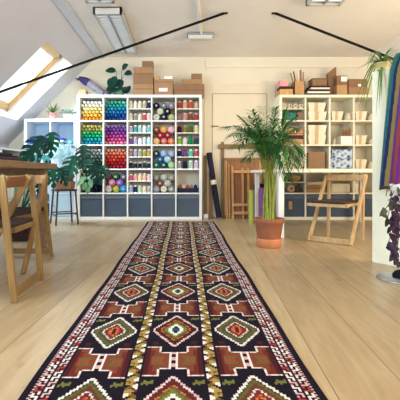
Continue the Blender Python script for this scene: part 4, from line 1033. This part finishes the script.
for i, (px, zt, nm) in enumerate(((227.2, .86, 'nearer the rolled mat'), (229.6, .82, 'nearer the tapestry frame'))):
    xa = at(px, 0, 5.95).x; leanq(xa - .012, xa + .012, 0, zt, 5.955, 6.06, .02).build('wooden_strip', M_FRAME, label='thin wooden slat leaning on the panel, %s' % nm, cat='slat', group='thin slats leaning on the panel')
for i, (px, zt, w_, m, nm) in enumerate(((205.3, .95, .05, M_OLIVE, 'olive-brown board leaning between the yarn shelf and the door'), (210.5, .72, .04, M_FRAMED, 'shorter brown board leaning behind the rolled mat'))):
    xa = at(px, 0, 6.1).x; leanq(xa - w_ / 2, xa + w_ / 2, 0, zt, 6.08, 6.15, .02).build('wooden_board', m, label=nm, cat='board', group='boards beside the yarn shelf')
t = E('rolled_mat', (.52, 5.95, 0), 'dark navy rolled mat with a white band leaning by the door frame', 'rolled mat')
q, p = at(209, 153, 6.1), at(219, 0, 5.93); p.z = .02
MB().tube([p, q], .042, 14).build('roll', M_NAVY, t, True)
MB().tube([p.lerp(q, .50), p.lerp(q, .57)], .0445, 14).build('band', M_CREAM, t, True)
MB().box(at(201.3, 0, 6.0).x + .03, at(208, 0, 6.0).x, 5.97, 6.05, 0, .065).build('adapter_box', M_PAPER, label='small white box on the floor beside the yarn shelf', cat='box', bevel=.006)

# under the white table
def bolt(px, pyt, Y_, r, m, label, name='fabric_roll'):
    p = at(px, 0, Y_); p.z = 0; q = at(px, pyt, Y_); mb = MB()
    mb.tube([p, Vector((p.x, p.y, q.z - .01)), Vector((p.x, p.y, q.z))], [r, r, r * .9], 14); mb.build(name, m, label=label, cat='fabric roll', group='fabric rolls under the white table')
bolt(251.5, 190, 5.35, .034, mat('lime_cloth', (158, 166, 72), .85, .15, 30), 'yellow-green fabric roll standing at the end of the white table')
bolt(263, 188, 5.28, .06, mat('plum_cloth', (112, 62, 112), .85, .4, 14), 'plum fabric roll standing under the white table behind the palm')
bolt(269, 196, 5.5, .05, mat('sky_cloth', (92, 140, 186), .85, .3, 20), 'sky-blue fabric roll standing under the white table behind the palm')
p = at(257, 0, 5.75)
MB().frustum(p.x + .02, 5.68, 0, .53, .09, .07, .08, .05).build('black_bag', M_BLKC, label='tall black bag under the far end of the white table', cat='bag', bevel=.03)

# ------------------------------------------------------------------ partition, textile and plants on the right
P0 = Vector((1.445, 3.056, 0)); DR = Vector((.53, -.85, 0)).normalized(); NR = Vector((-.85, -.53, 0)).normalized()
PH_ = 1.45
mb = MB(); a, b = P0, P0 + DR * 1.3; th = -NR * .04
mb.add([a, b, b + th, a + th] + [v + Vector((0, 0, PH_)) for v in (a, b, b + th, a + th)], [(0, 3, 2, 1), (4, 5, 6, 7), (0, 1, 5, 4), (1, 2, 6, 5), (2, 3, 7, 6), (3, 0, 4, 7)])
mb.build('partition_screen', mat('partition_white', (236, 236, 212), .6, .02), label='plain white partition screen behind the hanging striped textile', cat='partition', bevel=.003)
STR = [((70, 120, 84), .05), ((40, 104, 108), .05), ((40, 44, 92), .05), ((128, 124, 70), .04), ((156, 118, 74), .04), ((92, 66, 142), .06), ((150, 66, 60), .05), ((110, 52, 120), .06), ((150, 60, 120), .05), ((84, 40, 96), .06), ((168, 62, 74), .05), ((116, 48, 118), .06), ((60, 50, 110), .05), ((46, 104, 100), .05), ((140, 128, 70), .04), ((150, 66, 60), .05), ((104, 48, 110), .06)]
tot = sum(w for _, w in STR)
def stripe(u):
    u = (u % 1.0) * tot; acc = 0
    for c, w in STR:
        acc += w
        if u <= acc: return L(c)[:3]
    return L(STR[-1][0])[:3]
NU, NV = 220, 36; verts = []; faces = []; cols = []
for j in range(NV + 1):
    v = j / NV
    for i in range(NU + 1):
        u = i / NU
        if v < .12:                                   # behind the screen and over its top
            k = v / .12; zz = 1.28 + (1.545 - 1.28) * math.sin(k * math.pi / 2); off = -.09 + .09 * k * k
            vv = 0
        else:
            vv = (v - .12) / .88; zz = 1.545 - (1.545 - .575) * vv - .02 * (1 - math.exp(-vv * 12)); off = .0 + .055 * min(1, vv * 9)
        s = .19 - .086 * vv + u * (.85 + .1 * vv)
        fold = .014 * math.sin(u * 60 + 1.2 * math.sin(vv * 2)) * min(1, .25 + vv * 1.3)
        p = P0 + DR * s + NR * (off + .012 + fold * .6 * (1 if v >= .12 else .2))
        verts.append((p.x, p.y, zz + (.012 * math.sin(u * 17) if v > .98 else 0)))
for j in range(NV):
    for i in range(NU):
        a = j * (NU + 1) + i; faces.append((a, a + 1, a + NU + 2, a + NU + 1))
        u = (i + .5) / NU; vv = max(0, (j / NV - .12) / .88)
        c = stripe(u * 2.6 + .1 * vv)
        if j >= NV - 1 or i < 1 and vv > .5: c = L((70, 70, 50))[:3]
        cols.append(c)
tx = attr_obj('striped_textile', verts, faces, cols, attr_mat('striped_weave', .8, .15), smooth=True)
so = tx.modifiers.new('Solidify', 'SOLIDIFY'); so.thickness = .004; so.offset = 0
tag(tx, 'purple, teal and red striped woven textile draped over the white partition', 'textile')

# spider plant on the partition top
b0 = P0 + DR * .07 - NR * .02
base = Vector((b0.x, b0.y, PH_ + .001))
t = blade_plant('spider_plant', base, 'large spider plant with trailing leaves on top of the white partition', mat('cream_yellow_pot', (214, 200, 132), .5, .06), .05, .055, 46, .26, .012, [M_SPIDER, M_SPIDERD], 21, lean=(-.35, -.15, .1), rise=.8)
mb = MB(); rnd = random.Random(9)
for (px, py, Y_, arch) in [(356, 104, 3.4, .14), (359, 109, 3.35, .16), (362, 106, 3.3, .14), (364, 112, 3.4, .14), (367, 100, 3.2, .12), (371, 112, 3.1, .12), (374, 104, 3.0, .1), (376, 116, 2.95, .12), (379, 110, 2.9, .1), (381, 100, 2.9, .08), (367, 62, 3.2, .1), (370, 68, 3.1, .12), (366, 72, 3.2, .12), (372, 56, 3.0, .06), (397, 52, 2.8, .06), (393, 48, 2.9, .04)]:
    e_ = at(px, py, Y_); s_ = base + Vector((0, 0, .05)); pts = []
    for i in range(9):
        s = i / 8; pts.append(s_.lerp(e_, s) + Vector((0, 0, arch * 4 * s * (1 - s) * (1 - .3 * s))))
    mb.m = rnd.randint(0, 1)
    sd = (e_ - s_).cross(Vector((0, 0, 1))).normalized() + Vector((.5, -.3, 0)); sd.normalize()
    vs = []; fs = []
    for i, p in enumerate(pts):
        w_ = .0065 * (1 - (i / 8) ** 3 * .9); vs += [p - sd * w_, p + sd * w_ + Vector((0, 0, .002))]
    for i in range(8): fs.append((2 * i, 2 * i + 1, 2 * i + 3, 2 * i + 2))
    mb.add(vs, fs, True)
mb.build('trailing_leaves', [M_SPIDER, M_SPIDERD], t, True)

# plant stand and purple trailing plant
pc = at(403, 0, 2.56); pc.z = 0
t = E('plant_stand', pc, 'round grey metal plate stand with a dark hub under the purple plant', 'plant stand')
MB().lathe([(.15, 0), (.155, .004), (.15, .010), (.03, .013), (.001, .013)], c=pc, n=36).build('base_plate', M_STEEL, t, True)
MB().lathe([(.048, .011), (.05, .03), (.035, .05), (.014, .06), (.001, .06)], c=pc + Vector((-.015, 0, 0)), n=18).build('hub', M_BLACK, t, True)
MB().tube([pc + Vector((0, 0, .05)), pc + Vector((0, 0, .5))], .011, 10).build('pole', M_STEEL, t, True)
MB().lathe([(.001, .495), (.085, .498), (.09, .503), (.085, .508), (.001, .508)], c=pc, n=24).build('tray', M_STEEL, t, True)
t = E('trailing_purple_plant', pc + Vector((0, 0, .5095)), 'trailing plant with dark purple leaves beside the white partition', 'potted plant')
MB().lathe([(.055, 0), (.075, .08), (.08, .1), (.07, .1), (.066, .085), (.001, .085)], c=pc + Vector((0, 0, .5095)), n=20).build('pot', mat('white_pot', (226, 226, 220), .5, .03), t, True)
stems = MB(); lv = MB(); rnd = random.Random(4); s0 = pc + Vector((0, 0, .6))
chains = [[(394, 184), (387, 190), (386, 196)], [(396, 186), (391, 198), (389, 204), (384, 211), (382, 214)], [(396, 190), (390, 206), (388, 216), (388, 220)], [(397, 190), (393, 205), (391, 222), (390, 238)], [(398, 195), (395, 212), (393, 230), (388, 243), (387, 246)],
          [(399, 200), (397, 222), (396, 240), (394, 252), (394, 258)], [(400, 205), (399, 235), (397, 252), (398, 268)], [(402, 205), (402, 240), (402, 262)], [(400, 190), (397, 200), (395, 208), (394, 218), (396, 228)], [(403, 195), (400, 212), (398, 226)], [(398, 184), (395, 190), (393, 196)]]
for k, ch in enumerate(chains):
    Yc = 2.5 + .04 * (k % 4); pts = [s0] + [at(px, py, Yc) for px, py in ch]
    stems.tube(pts, .0025, 5)
    for i in range(1, len(pts)):
        for f in (.35, .7, 1.0):
            p = pts[i - 1].lerp(pts[i], f)
            if i == 1 and f < .6: continue
            if k in (0, 1, 2) and f == .35: continue
            if rnd.random() < .42: continue
            lv.m = 1 if (k in (0, 1, 2) and rnd.random() < .8) or p.z > .55 and rnd.random() < .5 else 0
            az = rnd.uniform(0, 6.28)
            lv.leaf(p, (math.cos(az) * .9, -.5 + .3 * math.sin(az), -.75 + rnd.uniform(-.2, .6)), (0.1, -.9, .4), rnd.uniform(.035, .062), rnd.uniform(.028, .045), .25, 5, 'heart')
stems.build('stems', mat('purple_stem', (96, 60, 76), .6, .1), t, True)
lv.build('leaves', [M_PURP, M_PURPG], t, True)

# ------------------------------------------------------------------ light
wd = bpy.data.worlds.new('sky'); sc.world = wd; wd.use_nodes = True
bg = wd.node_tree.nodes['Background']; bg.inputs['Color'].default_value = (.84, .92, 1.0, 1); bg.inputs['Strength'].default_value = 1.75
def area(name, loc, target, sx, sy, power, color):
    l = bpy.data.lights.new(name, 'AREA'); l.shape = 'RECTANGLE'; l.size = sx; l.size_y = sy; l.energy = power; l.color = color
    o = bpy.data.objects.new(name, l); COL.objects.link(o); o.location = loc
    o.rotation_euler = (Vector(target) - Vector(loc)).to_track_quat('-Z', 'Y').to_euler()
area('skylight_daylight', SL((wy0 + wy1) / 2, (wv0 + wv1) / 2, .55), SL((wy0 + wy1) / 2, (wv0 + wv1) / 2, -.5), 1.0, 1.1, 150, (.68, .84, 1))
area('cool_fill_left', (-2.1, 1.2, 1.75), (-.6, 5, 1.2), 1.1, 1.1, 175, (.68, .84, 1))  # unseen cool fill, added to brighten the left side; no opening behind it
area('warm_fill_right', (3.5, 2.2, 1.5), (.6, 4.6, 2.2), 1.1, 1.2, 115, (1, .86, .66))  # unseen warm fill added inside the right slope, no skylight modelled there
area('rear_window', (1.0, -1.9, 1.5), (.6, 5, 1.9), 2.6, 1.4, 120, (1, .95, .87))
for n_ in ('warm_fill_right', 'cool_fill_left', 'rear_window'):
    pass

cam = bpy.data.cameras.new('camera'); cam.sensor_width = 36; cam.lens = 36 * F / 400
cam.shift_x = 17 / 400; cam.shift_y = -27 / 400; cam.clip_start = .05
co = bpy.data.objects.new('camera', cam); COL.objects.link(co); co.location = (0, 0, H); co.rotation_euler = (math.radians(90), 0, 0)
sc.camera = co
sc.view_settings.view_transform = 'Standard'; sc.view_settings.look = 'None'; sc.view_settings.exposure = -0.2; sc.view_settings.gamma = 1
